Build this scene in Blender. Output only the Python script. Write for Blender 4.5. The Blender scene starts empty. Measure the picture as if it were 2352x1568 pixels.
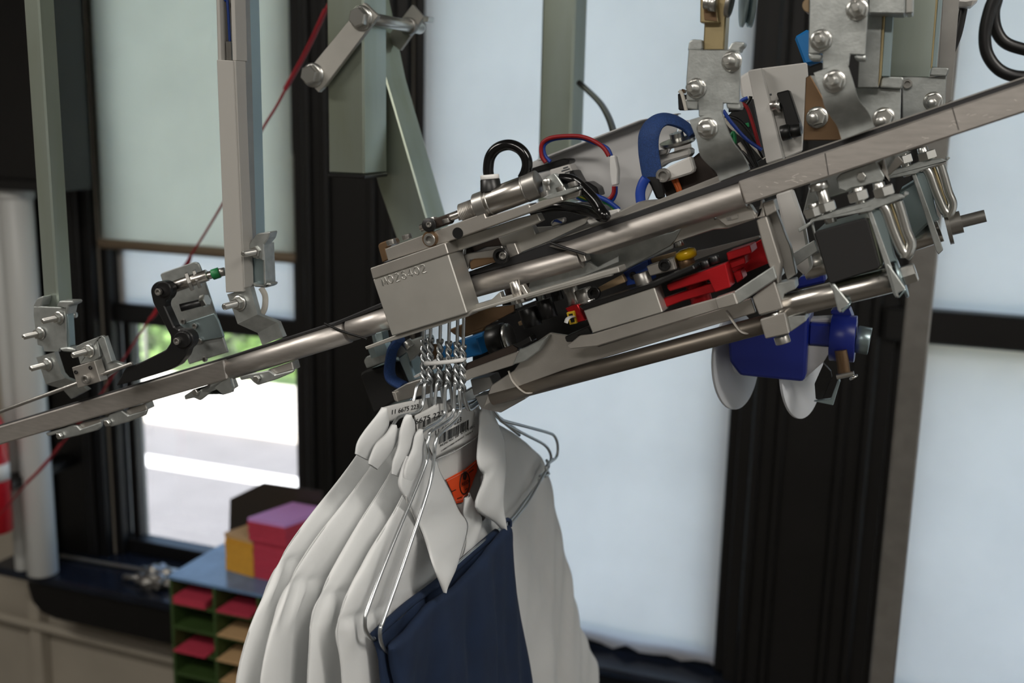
import bpy, bmesh, math, random
from mathutils import Vector, Matrix
random.seed(7)
scene = bpy.context.scene
C = scene.collection

# ------------------------------------------------------------------ camera
FPX, W, H = 2500.0, 2352.0, 1568.0
YAW, PITCH, ROLL = math.radians(20.5), math.radians(11.8), math.radians(1.26)
EYE = Vector((0, 0, 2.2))
FW = Vector((-math.sin(YAW)*math.cos(PITCH), math.cos(YAW)*math.cos(PITCH), -math.sin(PITCH)))
R0 = Vector((math.cos(YAW), math.sin(YAW), 0)); U0 = R0.cross(FW)
RT = R0*math.cos(ROLL) + U0*math.sin(ROLL); UP = U0*math.cos(ROLL) - R0*math.sin(ROLL)
cd = bpy.data.cameras.new('camera'); cam = bpy.data.objects.new('camera', cd); C.objects.link(cam)
cam.matrix_world = Matrix(((RT.x, UP.x, -FW.x, EYE.x), (RT.y, UP.y, -FW.y, EYE.y), (RT.z, UP.z, -FW.z, EYE.z), (0, 0, 0, 1)))
cd.sensor_width = 36; cd.lens = 36*FPX/W; cd.clip_start = .02; cd.clip_end = 200
cd.dof.use_dof = True; cd.dof.focus_distance = .90; cd.dof.aperture_fstop = 6.0
scene.camera = cam

# ------------------------------------------------------------------ world, sun, lamps, exposure
world = bpy.data.worlds.new('sky'); scene.world = world; world.use_nodes = True
wn = world.node_tree; bg = wn.nodes['Background']
sky = wn.nodes.new('ShaderNodeTexSky'); sky.sky_type = 'NISHITA'; sky.sun_disc = False
sky.sun_elevation = math.radians(52); sky.sun_rotation = math.radians(190); sky.air_density = 1.0; sky.dust_density = 5
wn.links.new(sky.outputs[0], bg.inputs[0]); bg.inputs[1].default_value = .60
sd = bpy.data.lights.new('sun', 'SUN'); sd.energy = 5; sd.angle = .01; sd.color = (1, .95, .86)
sun = bpy.data.objects.new('sun', sd); C.objects.link(sun)
sun.rotation_euler = (math.radians(38), 0, math.radians(-28)); sun.location = (0, -4, 12)
vs = scene.view_settings; vs.view_transform = 'Standard'; vs.look = 'None'; vs.exposure = .12; vs.gamma = 1; vs.use_curve_mapping = False
LAMPS = [(-1.9, -.1, 30), (-.3, -1.1, 28), (1.1, .1, 26)]
for lx, ly, pw in LAMPS:
    ld = bpy.data.lights.new('tube_light', 'AREA'); ld.shape = 'RECTANGLE'; ld.size = 1.2; ld.size_y = .25; ld.energy = pw; ld.color = (1, .945, .875)
    lo = bpy.data.objects.new('tube_light', ld); C.objects.link(lo); lo.location = (lx, ly, 3.2)

# ------------------------------------------------------------------ pixel helpers (a ray met with a plane of the room)
def ray(px, py): return FW + RT*((px-W/2)/FPX) - UP*((py-H/2)/FPX)
def at(px, py, Y): d = ray(px, py); return EYE + d*((Y-EYE.y)/d.y)
def atx(px, py, X): d = ray(px, py); return EYE + d*((X-EYE.x)/d.x)
def atz(px, py, Z): d = ray(px, py); return EYE + d*((Z-EYE.z)/d.z)
def pr(p):
    v = Vector(p)-EYE; d = v.dot(FW); return (W/2+FPX*v.dot(RT)/d, H/2-FPX*v.dot(UP)/d)
ZN_ = {'A': (0, 640, 3.92), 'B': (330, 560, 4.3556), 'C': (820, 300, 3.7333), 'D': (820, 680, 3.7333), 'E': (1200, 160, 3.7333),
       'F': (1200, 420, 3.7333), 'G': (1500, 0, 2.7606), 'H': (1640, 300, 3.3034), 'I': (1560, 560, 3.7333), 'J': (700, 1040, 2.97),
       'K': (860, 720, 4.3545), 'L': (1080, 600, 5.88), 'M': (1560, 0, 5.2265), 'N': (1820, 0, 4.9), 'O': (0, 1040, 2.97),
       'P': (640, 0, 3.015), 'Q': (1400, 900, 2.3477), 'R': (0, 0, 3.0157), 'S': (0, 520, 3.0157), 'T': (1562, 184, 5.124), '.': (0, 0, 1)}
def Z(s):
    "'K 10,20 30,40' -> list of picture points"
    k, *r = s.split(); ox, oy, sc = ZN_[k]
    return [(ox+float(a)/sc, oy+float(b)/sc) for a, b in (q.split(',') for q in r)]

# ------------------------------------------------------------------ materials
def lin(c): return tuple((v/12.92 if v <= .04045 else ((v+.055)/1.055)**2.4) for v in (x/255 for x in c))
MATS = {}
def mat(name, col, metal=0, rough=.5, var=.0, vscale=30, bump=0, bscale=200, stretch=None, trans=None, coat=0, col2=None):
    m = bpy.data.materials.new(name); m.use_nodes = True; nt = m.node_tree; b = nt.nodes['Principled BSDF']
    c = lin(col); b.inputs['Base Color'].default_value = (*c, 1); b.inputs['Metallic'].default_value = metal; b.inputs['Roughness'].default_value = rough
    if coat: b.inputs['Coat Weight'].default_value = coat; b.inputs['Coat Roughness'].default_value = .12
    if var or bump or col2:
        tc = nt.nodes.new('ShaderNodeTexCoord'); mp = nt.nodes.new('ShaderNodeMapping'); nt.links.new(tc.outputs['Object'], mp.inputs[0])
        if stretch: mp.inputs['Scale'].default_value = stretch
        n = nt.nodes.new('ShaderNodeTexNoise'); n.inputs['Scale'].default_value = vscale; n.inputs['Detail'].default_value = 5; nt.links.new(mp.outputs[0], n.inputs['Vector'])
        if var or col2:
            r = nt.nodes.new('ShaderNodeValToRGB'); r.color_ramp.elements[0].position = .32; r.color_ramp.elements[1].position = .68
            d = lin(col2) if col2 else tuple(x*(1-var) for x in c)
            r.color_ramp.elements[0].color = (*d, 1); r.color_ramp.elements[1].color = (*(c if col2 else tuple(min(1, x*(1+var*.6)) for x in c)), 1)
            nt.links.new(n.outputs[0], r.inputs[0]); nt.links.new(r.outputs[0], b.inputs['Base Color'])
        if bump:
            n2 = nt.nodes.new('ShaderNodeTexNoise'); n2.inputs['Scale'].default_value = bscale; n2.inputs['Detail'].default_value = 3; nt.links.new(mp.outputs[0], n2.inputs['Vector'])
            bp = nt.nodes.new('ShaderNodeBump'); bp.inputs['Strength'].default_value = bump; bp.inputs['Distance'].default_value = .001
            nt.links.new(n2.outputs[0], bp.inputs['Height']); nt.links.new(bp.outputs[0], b.inputs['Normal'])
    MATS[name] = m; return m
mat('alu', (184, 180, 174), .85, .42, .08, 40, .06, 900)
mat('alu_rail', (186, 181, 176), .85, .42, .10, 60, .05, 700, (1, 6, 6))
mat('alu_mill', (184, 182, 176), .8, .5, .10, 25, .025, 1500)
mat('galv', (176, 180, 178), .8, .42, .14, 120, .1, 500)
mat('zinc', (172, 183, 176), .8, .33, .14, 6, .03, 300, (3, 3, .5), col2=(150, 157, 138))
mat('zinc_blue', (160, 178, 182), .85, .35, .1, 10)
mat('zinc_gold', (176, 160, 122), .8, .38, .12, 40)
mat('steel', (200, 200, 196), 1, .30)
mat('scratch', (226, 220, 214), .2, .6)
mat('steel_dull', (160, 158, 154), .9, .38, .1, 40)
mat('stainless', (190, 186, 180), 1, .27, .06, 20, .03, 500, (.3, 6, 6))
mat('wire', (190, 194, 196), .95, .3)
mat('black', (14, 14, 15), 0, .38)
mat('black_matte', (13, 12, 12), 0, .7)
mat('black_gloss', (9, 9, 10), 0, .16)
mat('rubber', (30, 30, 32), 0, .55)
mat('black_paint', (13, 12, 12), 0, .42, .2, 20, .1, 60)
mat('sill_blue_sheen', (24, 30, 42), 0, .22, .3, 12, .2, 40)  # glossy black sill with the window's blue reflection mixed into its colour
mat('white_plastic', (212, 210, 206), 0, .4)
mat('nylon', (232, 232, 230), 0, .35)
mat('white_paint', (206, 206, 206), .1, .45, .04, 20)
mat('red_anod', (172, 20, 28), .5, .38)
mat('blue_plastic', (22, 60, 140), 0, .4)
mat('blue_box', (24, 40, 128), 0, .35)
mat('blue_tape', (20, 110, 175), 0, .45)
mat('braid', (34, 66, 122), 0, .75, .35, 900, .5, 1500)
mat('wire_red', (150, 24, 30), 0, .45); mat('wire_blue', (28, 66, 160), 0, .45); mat('wire_green', (24, 120, 70), 0, .45)
mat('wire_yellow', (190, 170, 40), 0, .45); mat('wire_white', (200, 196, 186), 0, .5); mat('wire_orange', (190, 90, 30), 0, .5)
mat('green_plastic', (10, 128, 100), 0, .4); mat('green_tape', (26, 120, 66), 0, .5)
mat('bronze', (120, 96, 72), .7, .4, .1, 50)
mat('brown_dark', (52, 42, 36), .2, .5, .2, 40)
mat('tan', (160, 136, 104), .1, .5, .1, 60)
mat('brass_yellow', (220, 176, 20), .1, .25)
mat('yellow_plastic', (214, 176, 40), 0, .45)
mat('cloth_white', (216, 218, 218), 0, .85, .03, 15, .25, 2500)
mat('cloth_band', (212, 212, 210), 0, .85, .03, 15, .25, 2500)
mat('cloth_navy', (14, 35, 64), 0, .85, .12, 40, .3, 2500)
mat('tag_orange', (226, 74, 14), 0, .7)
mat('ink', (24, 24, 26), 0, .7)
mat('tag_ink', (52, 20, 10), 0, .7)
mat('hem', (120, 104, 84), 0, .6)
mat('wall_beige', (176, 168, 154), 0, .8, .08, 4, .05, 60)
mat('wall_room', (166, 163, 157), 0, .85)
mat('floor_mat', (96, 92, 86), 0, .5, .2, 5)
mat('pipe_white', (210, 212, 210), 0, .4)
mat('cubby_green', (54, 76, 36), 0, .5, .12, 20)
mat('disc_white', (226, 230, 236), 0, .4)
mat('cubby_top_sky', (104, 134, 170), 0, .2, .2, 20)  # blue is the window sky's reflection, painted into the rack top
mat('channel_grey', (160, 158, 153), .05, .5)
mat('tie_clear', (168, 163, 155), 0, .4)
mat('tube_dull', (120, 113, 104), .85, .42, .1, 20, .03, 500, (.3, 6, 6))
mat('stitch', (224, 130, 110), 0, .8)
mat('print_grey', (96, 100, 104), 0, .7)
mat('card_pink', (186, 56, 78), 0, .7, .08, 60); mat('card_top', (206, 150, 216), 0, .6); mat('card_yellow', (214, 158, 54), 0, .7, .06, 60); mat('card_tan', (196, 160, 116), 0, .7)
mat('tray_dark', (44, 38, 32), 0, .5)
mat('extinguisher_red', (200, 30, 44), 0, .3)
mat('cord_red', (140, 22, 34), 0, .4)
mat('asphalt', (116, 115, 117), 0, .9, .08, 3); mat('concrete', (232, 228, 220), 0, .9, .05, 3); mat('line_paint', (250, 250, 250), 0, .8)
mat('leaf', (140, 178, 96), 0, .6, .4, 3, col2=(92, 128, 66)); mat('leaf_dark', (104, 128, 84), 0, .6, .4, 3, col2=(70, 92, 62)); mat('bark', (80, 66, 52), 0, .9)
mat('fence_wire', (150, 152, 152), .8, .4)
def shade_mat(name, col, t):
    m = bpy.data.materials.new(name); m.use_nodes = True; nt = m.node_tree; nt.nodes.remove(nt.nodes['Principled BSDF'])
    out = nt.nodes['Material Output']; a = nt.nodes.new('ShaderNodeBsdfTranslucent'); b = nt.nodes.new('ShaderNodeBsdfDiffuse'); mx = nt.nodes.new('ShaderNodeMixShader')
    tc = nt.nodes.new('ShaderNodeTexCoord'); n = nt.nodes.new('ShaderNodeTexNoise'); n.inputs['Scale'].default_value = 3; n.inputs['Detail'].default_value = 4
    r = nt.nodes.new('ShaderNodeValToRGB'); c = lin(col); r.color_ramp.elements[0].color = (*[x*.9 for x in c], 1); r.color_ramp.elements[1].color = (*c, 1)
    r.color_ramp.elements[0].position = .3; r.color_ramp.elements[1].position = .6
    nt.links.new(tc.outputs['Object'], n.inputs['Vector']); nt.links.new(n.outputs[0], r.inputs[0])
    nt.links.new(r.outputs[0], a.inputs[0]); nt.links.new(r.outputs[0], b.inputs[0]); mx.inputs[0].default_value = t
    nt.links.new(b.outputs[0], mx.inputs[1]); nt.links.new(a.outputs[0], mx.inputs[2]); nt.links.new(mx.outputs[0], out.inputs[0]); MATS[name] = m
shade_mat('shade', (250, 245, 236), .70)
shade_mat('shade_front', (240, 243, 228), .80)
def glass_mat(name, col, refl):
    m = bpy.data.materials.new(name); m.use_nodes = True; nt = m.node_tree; nt.nodes.remove(nt.nodes['Principled BSDF'])
    out = nt.nodes['Material Output']; a = nt.nodes.new('ShaderNodeBsdfTransparent'); a.inputs[0].default_value = (*col, 1)
    g = nt.nodes.new('ShaderNodeBsdfGlossy'); g.inputs['Roughness'].default_value = .02; mx = nt.nodes.new('ShaderNodeMixShader'); mx.inputs[0].default_value = refl
    nt.links.new(a.outputs[0], mx.inputs[1]); nt.links.new(g.outputs[0], mx.inputs[2]); nt.links.new(mx.outputs[0], out.inputs[0]); MATS[name] = m
glass_mat('glass', (.93, .95, .95), .05)

# ------------------------------------------------------------------ object helpers
WO = {}
def root(name, label, cat, loc=(0, 0, 0), group=None, kind=None):
    o = bpy.data.objects.new(name, None); C.objects.link(o); o.location = loc; o.empty_display_size = .02; WO[o] = Vector(loc); tag(o, label, cat, group, kind); return o
def tag(o, label=None, cat=None, group=None, kind=None):
    if label: o['label'] = label
    if cat: o['category'] = cat
    if group: o['group'] = group
    if kind: o['kind'] = kind
    return o
def put(name, bm, m, parent=None, smooth=False, label=None, ang=None):
    off = WO[parent] if parent else Vector((0, 0, 0))
    if parent is None:
        xs = [v.co for v in bm.verts]; off = Vector((sum(v.x for v in xs)/len(xs), sum(v.y for v in xs)/len(xs), min(v.z for v in xs)))
    for v in bm.verts: v.co -= off
    bmesh.ops.recalc_face_normals(bm, faces=bm.faces)
    me = bpy.data.meshes.new(name); bm.to_mesh(me); bm.free(); me.materials.append(MATS[m])
    if smooth:
        for p in me.polygons: p.use_smooth = True
        if ang: me.set_sharp_from_angle(angle=math.radians(ang))
    o = bpy.data.objects.new(name, me); C.objects.link(o)
    if parent: o.parent = parent; WO[o] = Vector(off)
    else: o.location = off; WO[o] = Vector(off)
    if label: o['label'] = label
    return o
def bevel(bm, b, seg=1):
    if b > 0: bmesh.ops.bevel(bm, geom=list(bm.edges), offset=b, segments=seg, affect='EDGES', profile=.5, clamp_overlap=True)
def prism_bm(pts, vec, b=.0005, seg=1):
    bm = bmesh.new(); vec = Vector(vec); a = [bm.verts.new(p) for p in pts]; c = [bm.verts.new(Vector(p)+vec) for p in pts]; n = len(pts)
    bm.faces.new(a); bm.faces.new(c[::-1])
    for i in range(n): bm.faces.new((a[i], c[i], c[(i+1) % n], a[(i+1) % n]))
    bmesh.ops.recalc_face_normals(bm, faces=bm.faces)
    bevel(bm, b, seg); return bm
def P(name, pts, Y, d, m, parent, b=.0005, label=None, seg=1):
    "plate: a picture outline on the upright plane Y, thickness d away from the viewer"
    if isinstance(pts, str): pts = Z(pts)
    return put(name, prism_bm([at(x, y, Y) for x, y in pts], (0, d, 0), b, seg), m, parent, label=label)
def XPL(name, pts, X, d, m, parent, b=.0003, label=None):
    if isinstance(pts, str): pts = Z(pts)
    return put(name, prism_bm([atx(x, y, X) for x, y in pts], (d, 0, 0), b), m, parent, label=label)
def HOR(name, pts, z, h, m, parent, b=.0005, label=None):
    if isinstance(pts, str): pts = Z(pts)
    return put(name, prism_bm([atz(x, y, z) for x, y in pts], (0, 0, -h), b), m, parent, label=label)
def box_bm(x0, x1, y0, y1, z0, z1, b=.001, bm=None):
    own = bm is None; bm = bm or bmesh.new()
    v = [bm.verts.new((x, y, z)) for x in (x0, x1) for y in (y0, y1) for z in (z0, z1)]
    for f in ((0, 1, 3, 2), (4, 6, 7, 5), (0, 4, 5, 1), (2, 3, 7, 6), (0, 2, 6, 4), (1, 5, 7, 3)): bm.faces.new([v[i] for i in f])
    if own: bmesh.ops.recalc_face_normals(bm, faces=bm.faces); bevel(bm, b)
    return bm
def B(name, x0, x1, y0, y1, z0, z1, m, parent=None, b=.001, label=None): return put(name, box_bm(x0, x1, y0, y1, z0, z1, b), m, parent, label=label)
def frame(d):
    d = Vector(d).normalized(); a = Vector((0, 0, 1)) if abs(d.z) < .9 else Vector((1, 0, 0)); u = d.cross(a).normalized(); return u, d.cross(u).normalized()
def loft_bm(rings, cap=True, closed=False, bm=None):
    bm = bm or bmesh.new(); rs = [[bm.verts.new(p) for p in r] for r in rings]; n = len(rs[0])
    for i in range(len(rs)-(0 if closed else 1)):
        p, q = rs[i], rs[(i+1) % len(rs)]
        for j in range(n): bm.faces.new((p[j], p[(j+1) % n], q[(j+1) % n], q[j]))
    if cap and not closed: bm.faces.new(rs[0][::-1]); bm.faces.new(rs[-1])
    return bm
def lathe_bm(p0, p1, prof, n=20, bm=None):
    "profile [(distance along, radius)...] round the axis p0 to p1"
    p0, p1 = Vector(p0), Vector(p1); d = (p1-p0).normalized(); u, v = frame(d)
    return loft_bm([[p0+d*t+u*(r*math.cos(2*math.pi*k/n))+v*(r*math.sin(2*math.pi*k/n)) for k in range(n)] for t, r in prof], bm=bm)
def CY(name, p0, p1, r, m, parent=None, n=20, r2=None, c=.0004, label=None):
    L = (Vector(p1)-Vector(p0)).length; r2 = r if r2 is None else r2; c = min(c, r*.4, r2*.4, L*.3)
    return put(name, lathe_bm(p0, p1, [(0, r-c), (c, r), (L-c, r2), (L, r2-c)], n), m, parent, True, label, 50)
def smooth_path(pts, k=6):
    pts = [Vector(p) for p in pts]; out = []
    for i in range(len(pts)-1):
        a = pts[max(i-1, 0)]; b = pts[i]; c = pts[i+1]; d = pts[min(i+2, len(pts)-1)]
        for j in range(k):
            t = j/k; out.append(.5*((2*b)+(c-a)*t+(2*a-5*b+4*c-d)*t*t+(3*b-a-3*c+d)*t**3))
    out.append(pts[-1]); return out
def tube_bm(pts, r, n=10, k=6, bm=None, flat=None):
    p = smooth_path(pts, k) if k > 1 else [Vector(q) for q in pts]; rings = []; u = None
    for i, q in enumerate(p):
        d = (p[min(i+1, len(p)-1)]-p[max(i-1, 0)]).normalized()
        if u is None: u = frame(d)[0]
        u = (u-d*u.dot(d)).normalized(); v = d.cross(u)
        rings.append([q+u*(r*math.cos(2*math.pi*j/n))+v*((flat or r)*math.sin(2*math.pi*j/n)) for j in range(n)])
    return loft_bm(rings, bm=bm)
def TU(name, pts, r, m, parent=None, n=10, k=6, label=None, flat=None): return put(name, tube_bm(pts, r, n, k, flat=flat), m, parent, True, label, 60)
def TP(name, s, Y, r, m, parent=None, n=10, k=6, label=None, flat=None):
    "tube through picture points on the plane Y; Y may be a list, one for each point"
    pts = Z(s) if isinstance(s, str) else s; Ys = Y if isinstance(Y, (list, tuple)) else [Y]*len(pts)
    return TU(name, [at(x, y, yy) for (x, y), yy in zip(pts, Ys)], r, m, parent, n, k, label, flat)
def CP(name, a, b, Y, r, m, parent=None, Y2=None, n=20, r2=None, label=None): return CY(name, at(*a, Y), at(*b, Y if Y2 is None else Y2), r, m, parent, n, r2, label=label)
def join_mesh(o):                      # text curve -> mesh data
    dg = bpy.context.evaluated_depsgraph_get(); me = bpy.data.meshes.new_from_object(o.evaluated_get(dg)); bpy.data.objects.remove(o); return me
def text(name, s, origin, xdir, ydir, size, m, parent, depth=.0001, width=1.0):
    cu = bpy.data.curves.new(name, 'FONT'); cu.body = s; cu.size = size; cu.extrude = depth; cu.resolution_u = 3
    t = bpy.data.objects.new(name, cu); C.objects.link(t); bpy.context.view_layer.update(); me = join_mesh(t)
    xd = Vector(xdir).normalized(); zd = xd.cross(Vector(ydir)).normalized(); yd = zd.cross(xd)
    off = WO[parent]; Mx = Matrix((xd*width, yd, zd)).transposed().to_4x4(); Mx.translation = Vector(origin)-off
    me.transform(Mx); me.materials.clear(); me.materials.append(MATS[m])
    o = bpy.data.objects.new(name, me); C.objects.link(o); o.parent = parent; WO[o] = off; return o

# shared fasteners, axis along -Y, base at the origin, one metre-true size (M6)
def hexring(r, y, n=6, ph=0): return [Vector((r*math.cos(math.pi/3*k+ph), y, r*math.sin(math.pi/3*k+ph))) for k in range(n)]
def ringy(r, y, n=20): return [Vector((r*math.cos(2*math.pi*k/n), y, r*math.sin(2*math.pi*k/n))) for k in range(n)]
def fast_mesh(name, m, kind, L):
    bm = bmesh.new()
    if kind in ('flange', 'bolt'):
        loft_bm([ringy(.0070, 0), ringy(.0072, -.0006), ringy(.0068, -.0012), ringy(.0054, -.0018)], bm=bm)
        h = hexring(.0060, -.001, ph=.3); h2 = [Vector((p.x*.95, -.0055, p.z*.95)) for p in h]; h3 = [Vector((p.x*.82, -.0062, p.z*.82)) for p in h]; loft_bm([h, h2, h3], bm=bm)
    if kind == 'flange':
        pr_ = [(.0031, -.003)]; y = -.0062
        while y > -L: pr_ += [(.0031, y), (.0027, y-.0004)]; y -= .0009
        pr_ += [(.0026, -L), (.0019, -L-.0006)]
        loft_bm([ringy(r, y, 14) for r, y in pr_], bm=bm)
    if kind == 'cap':
        loft_bm([ringy(.0048, 0), ringy(.0050, -.0004), ringy(.0050, -L+.0004), ringy(.0046, -L), hexring(.0031, -L, 20)[:0] or ringy(.0030, -L), ringy(.0028, -L+.003)], bm=bm)
    if kind == 'hex':
        h = hexring(.0058, 0, ph=.2); loft_bm([h, hexring(.0058, -L, ph=.2), hexring(.0050, -L-.0006, ph=.2)], bm=bm)
    bmesh.ops.recalc_face_normals(bm, faces=bm.faces)
    me = bpy.data.meshes.new(name); bm.to_mesh(me); bm.free(); me.materials.append(MATS[m])
    for p in me.polygons: p.use_smooth = True
    me.set_sharp_from_angle(angle=math.radians(35)); return me
FM = {'nut': fast_mesh('flange_nut', 'steel', 'flange', .0225), 'nut_long': fast_mesh('flange_nut', 'steel', 'flange', .0235), 'cap': fast_mesh('cap_screw', 'steel_dull', 'cap', .005),
      'cap_black': fast_mesh('cap_screw', 'black', 'cap', .005), 'hex': fast_mesh('hex_head', 'steel', 'hex', .005), 'bolt': fast_mesh('flange_bolt', 'steel', 'bolt', .01)}
def FA(kind, p, parent, s=1.0, axis=(0, -1, 0), name=None):
    "fastener on point p, looking along axis"
    me = FM[kind]; o = bpy.data.objects.new(name or me.name.split('.')[0], me); C.objects.link(o); o.parent = parent; WO[o] = WO[parent]
    q = Vector((0, -1, 0)).rotation_difference(Vector(axis)); o.rotation_mode = 'QUATERNION'; o.rotation_quaternion = q
    o.scale = (s, s, s); o.location = Vector(p)-WO[parent]; return o
def NU(kind, s, Y, parent, sc=1.0, axis=(0, -1, 0)):
    for x, y in Z(s): FA(kind, at(x, y, Y), parent, sc, axis)
def strip(name, left, right, Ys, th, m, parent, smooth=True):
    L, Rr = Z(left), Z(right); rings = []
    A = [at(x, y, yy) for (x, y), yy in zip(L, Ys)]; Bq = [at(x, y, yy) for (x, y), yy in zip(Rr, Ys)]
    if smooth: A, Bq = smooth_path(A, 4), smooth_path(Bq, 4)
    d = Vector((0, th, 0)); o = put(name, loft_bm([[a, b, b+d, a+d] for a, b in zip(A, Bq)]), m, parent, True, None, 38); return o
RAILD = Vector((.936, 0, .352)); RAILN = Vector((-.352, 0, .936))
def RB(name, px, py, Y, du, dv, dy, m, parent, b=.0006, label=None):
    "box aligned with the sloping rail: front lower left corner at the picture point"
    p = at(px, py, Y); q = [p, p+RAILD*du, p+RAILD*du+RAILN*dv, p+RAILN*dv]
    return put(name, prism_bm(q, (0, dy, 0), b), m, parent, label=label)

# ================================================================== the room
YW = 2.60
def st(o): o['kind'] = 'structure'; return o
st(B('floor', -3.9, 2.6, -3.2, YW+.2, -.08, 0, 'floor_mat', b=0))
st(B('ceiling', -3.9, 2.6, -3.2, YW+.2, 3.3, 3.38, 'wall_room', b=0))
st(B('wall_left', -3.95, -3.85, -3.2, YW+.2, 0, 3.3, 'wall_room', b=0))
bm = bmesh.new()
for y0_, y1_, z0_, z1_ in ((-3.2, YW+.2, 0, .8), (-3.2, YW+.2, 2.95, 3.3), (-3.2, -1.9, .8, 2.95), (.1, .4, .8, 2.95), (2.3, YW+.2, .8, 2.95)): box_bm(2.5, 2.6, y0_, y1_, z0_, z1_, bm=bm)
st(put('wall_right', bm, 'wall_room'))
st(B('wall_front', -3.9, 2.6, -3.25, -3.15, 0, 3.3, 'wall_room', b=0))
bm = bmesh.new()
X3 = at(2013, 1234, YW).x; WX = [(-2.33, -1.62), (-1.275, -.375), (X3, .95)]
SILL, HEAD = .79, 2.98
edges = [-3.9]+[e for w in WX for e in w]+[2.55]
box_bm(-3.9, 2.55, YW+.03, YW+.2, 0, SILL-.029, bm=bm); box_bm(-3.9, 2.55, YW+.03, YW+.2, HEAD, 3.3, bm=bm)
for i in range(0, 8, 2): box_bm(edges[i], edges[i+1], YW+.03, YW+.2, SILL-.029, HEAD, bm=bm)
st(put('wall_back', bm, 'wall_beige'))
# black painted casings between the windows, with raised mouldings
for n, (a, b_) in enumerate([(-2.60, -2.33), (-1.62, -1.275), (-.375, X3), (.95, 1.3)], 1):
    t = st(root('trim_%d' % n, None, None, ((a+b_)/2, YW, SILL)))
    B('casing_board', a, b_, YW, YW+.03, SILL-.02, HEAD+.1, 'black_paint', t)
    for x in (a+.045, b_-.045, (a+b_)/2-.07, (a+b_)/2+.07): B('moulding', x-.012, x+.012, YW-.016, YW, SILL, HEAD+.1, 'black_paint', t, .006)
t = st(root('trim_5', None, None, (-1, YW, HEAD))); B('head_casing', -2.6, 1.3, YW-.01, YW+.03, HEAD, HEAD+.14, 'black_paint', t)
# sill boards: window 1 has a deep board with an apron
t = st(root('trim_6', None, None, (-2, YW, SILL)))
sx0 = -2.52
B('sill_board', -2.62, -1.35, YW-.20, YW+.17, SILL-.028, SILL, 'sill_blue_sheen', t, .006)
ap = [(-2.50, SILL-.028), (-1.3, SILL-.028), (-1.3, SILL-.15), (-2.40, SILL-.15), (-2.45, SILL-.14), (-2.485, SILL-.11), (-2.50, SILL-.06)]
put('apron', prism_bm([(x, YW-.17, z) for x, z in ap], (0, .03, 0), .003), 'black_paint', t)
t = st(root('trim_7', None, None, (-.8, YW, SILL))); B('sill_board', -1.345, 1.3, YW-.06, YW+.17, SILL-.03, SILL-.005, 'sill_blue_sheen', t, .006); B('apron', -1.295, 1.3, YW-.01, YW+.03, SILL-.30, SILL-.03, 'black_paint', t, .004)
# windows: stiles, rails, panes
def window(n, x0, x1, zr):
    w = st(root('window_%d' % n, None, None, ((x0+x1)/2, YW+.12, SILL)))
    for k, (yy, d) in enumerate(((.035, .05), (.085, .035))):
        for s, x in ((1, x0), (-1, x1)):
            o = .028*k; a, b_ = sorted((x+s*o, x+s*(o+.03))); B('sash_stile', a, b_, YW+yy, YW+yy+d, SILL, HEAD, 'black_paint', w, .003)
    B('bottom_rail', x0, x1, YW+.06, YW+.12, SILL, SILL+.045, 'black_paint', w, .004)
    if zr < 1.7 or n == 3: B('meeting_rail', x0, x1, YW+.055, YW+.13, zr-.03, zr+.03, 'black_paint', w, .005)
    B('pane', x0+.03, x1-.03, YW+.11, YW+.114, SILL+.04, zr-.02, 'glass', w, 0); B('pane', x0+.03, x1-.03, YW+.125, YW+.129, zr+.02, HEAD, 'glass', w, 0)
    return w
window(1, *WX[0], 1.575); window(2, *WX[1], 1.9); window(3, *WX[2], 1.74)
def shade(x0, x1, y, z0, z1, m, label, hem, wav=0):
    r = root('roller_shade', label, 'window shade', ((x0+x1)/2, y, z0), 'roller shades at the windows')
    bm = bmesh.new(); n = 24
    rows = []
    for z in (z0, z0+.06, z0+.3, (z0+z1)/2, z1):
        rows.append([bm.verts.new((x0+(x1-x0)*i/n, y+.004*math.sin(i*.9+z*2)*(1 if z < z0+.1 else .4), z+(wav*math.sin(i*2.3)*random.random() if z == z0 else 0))) for i in range(n+1)])
    for a, b_ in zip(rows, rows[1:]):
        for i in range(n): bm.faces.new((a[i], a[i+1], b_[i+1], b_[i]))
    put('shade_fabric', bm, m, r, True)
    if hem: CY('hem_bar', (x0, y, z0), (x1, y, z0), .016, 'hem', r, 14)
    CY('roller_tube', (x0, y+.02, z1), (x1, y+.02, z1), .02, 'white_plastic', r, 14)
    return r
shade(-2.32, -1.625, YW+.035, 1.79, HEAD-.03, 'shade_front', 'drawn greenish roller shade with brown hem above the street view', True)
shade(-2.30, -1.63, YW+.082, 1.60, HEAD-.03, 'shade', 'pale inner blind showing below the brown hem of the left shade', False)
shade(-1.27, -.38, YW+.04, SILL+.012, HEAD-.03, 'shade', 'pale drawn roller shade filling the middle window behind the machine', False, .012)
shade(X3+.005, .94, YW+.04, SILL+.01, HEAD-.03, 'shade', 'pale drawn roller shade filling the window at the far right', False)
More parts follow.
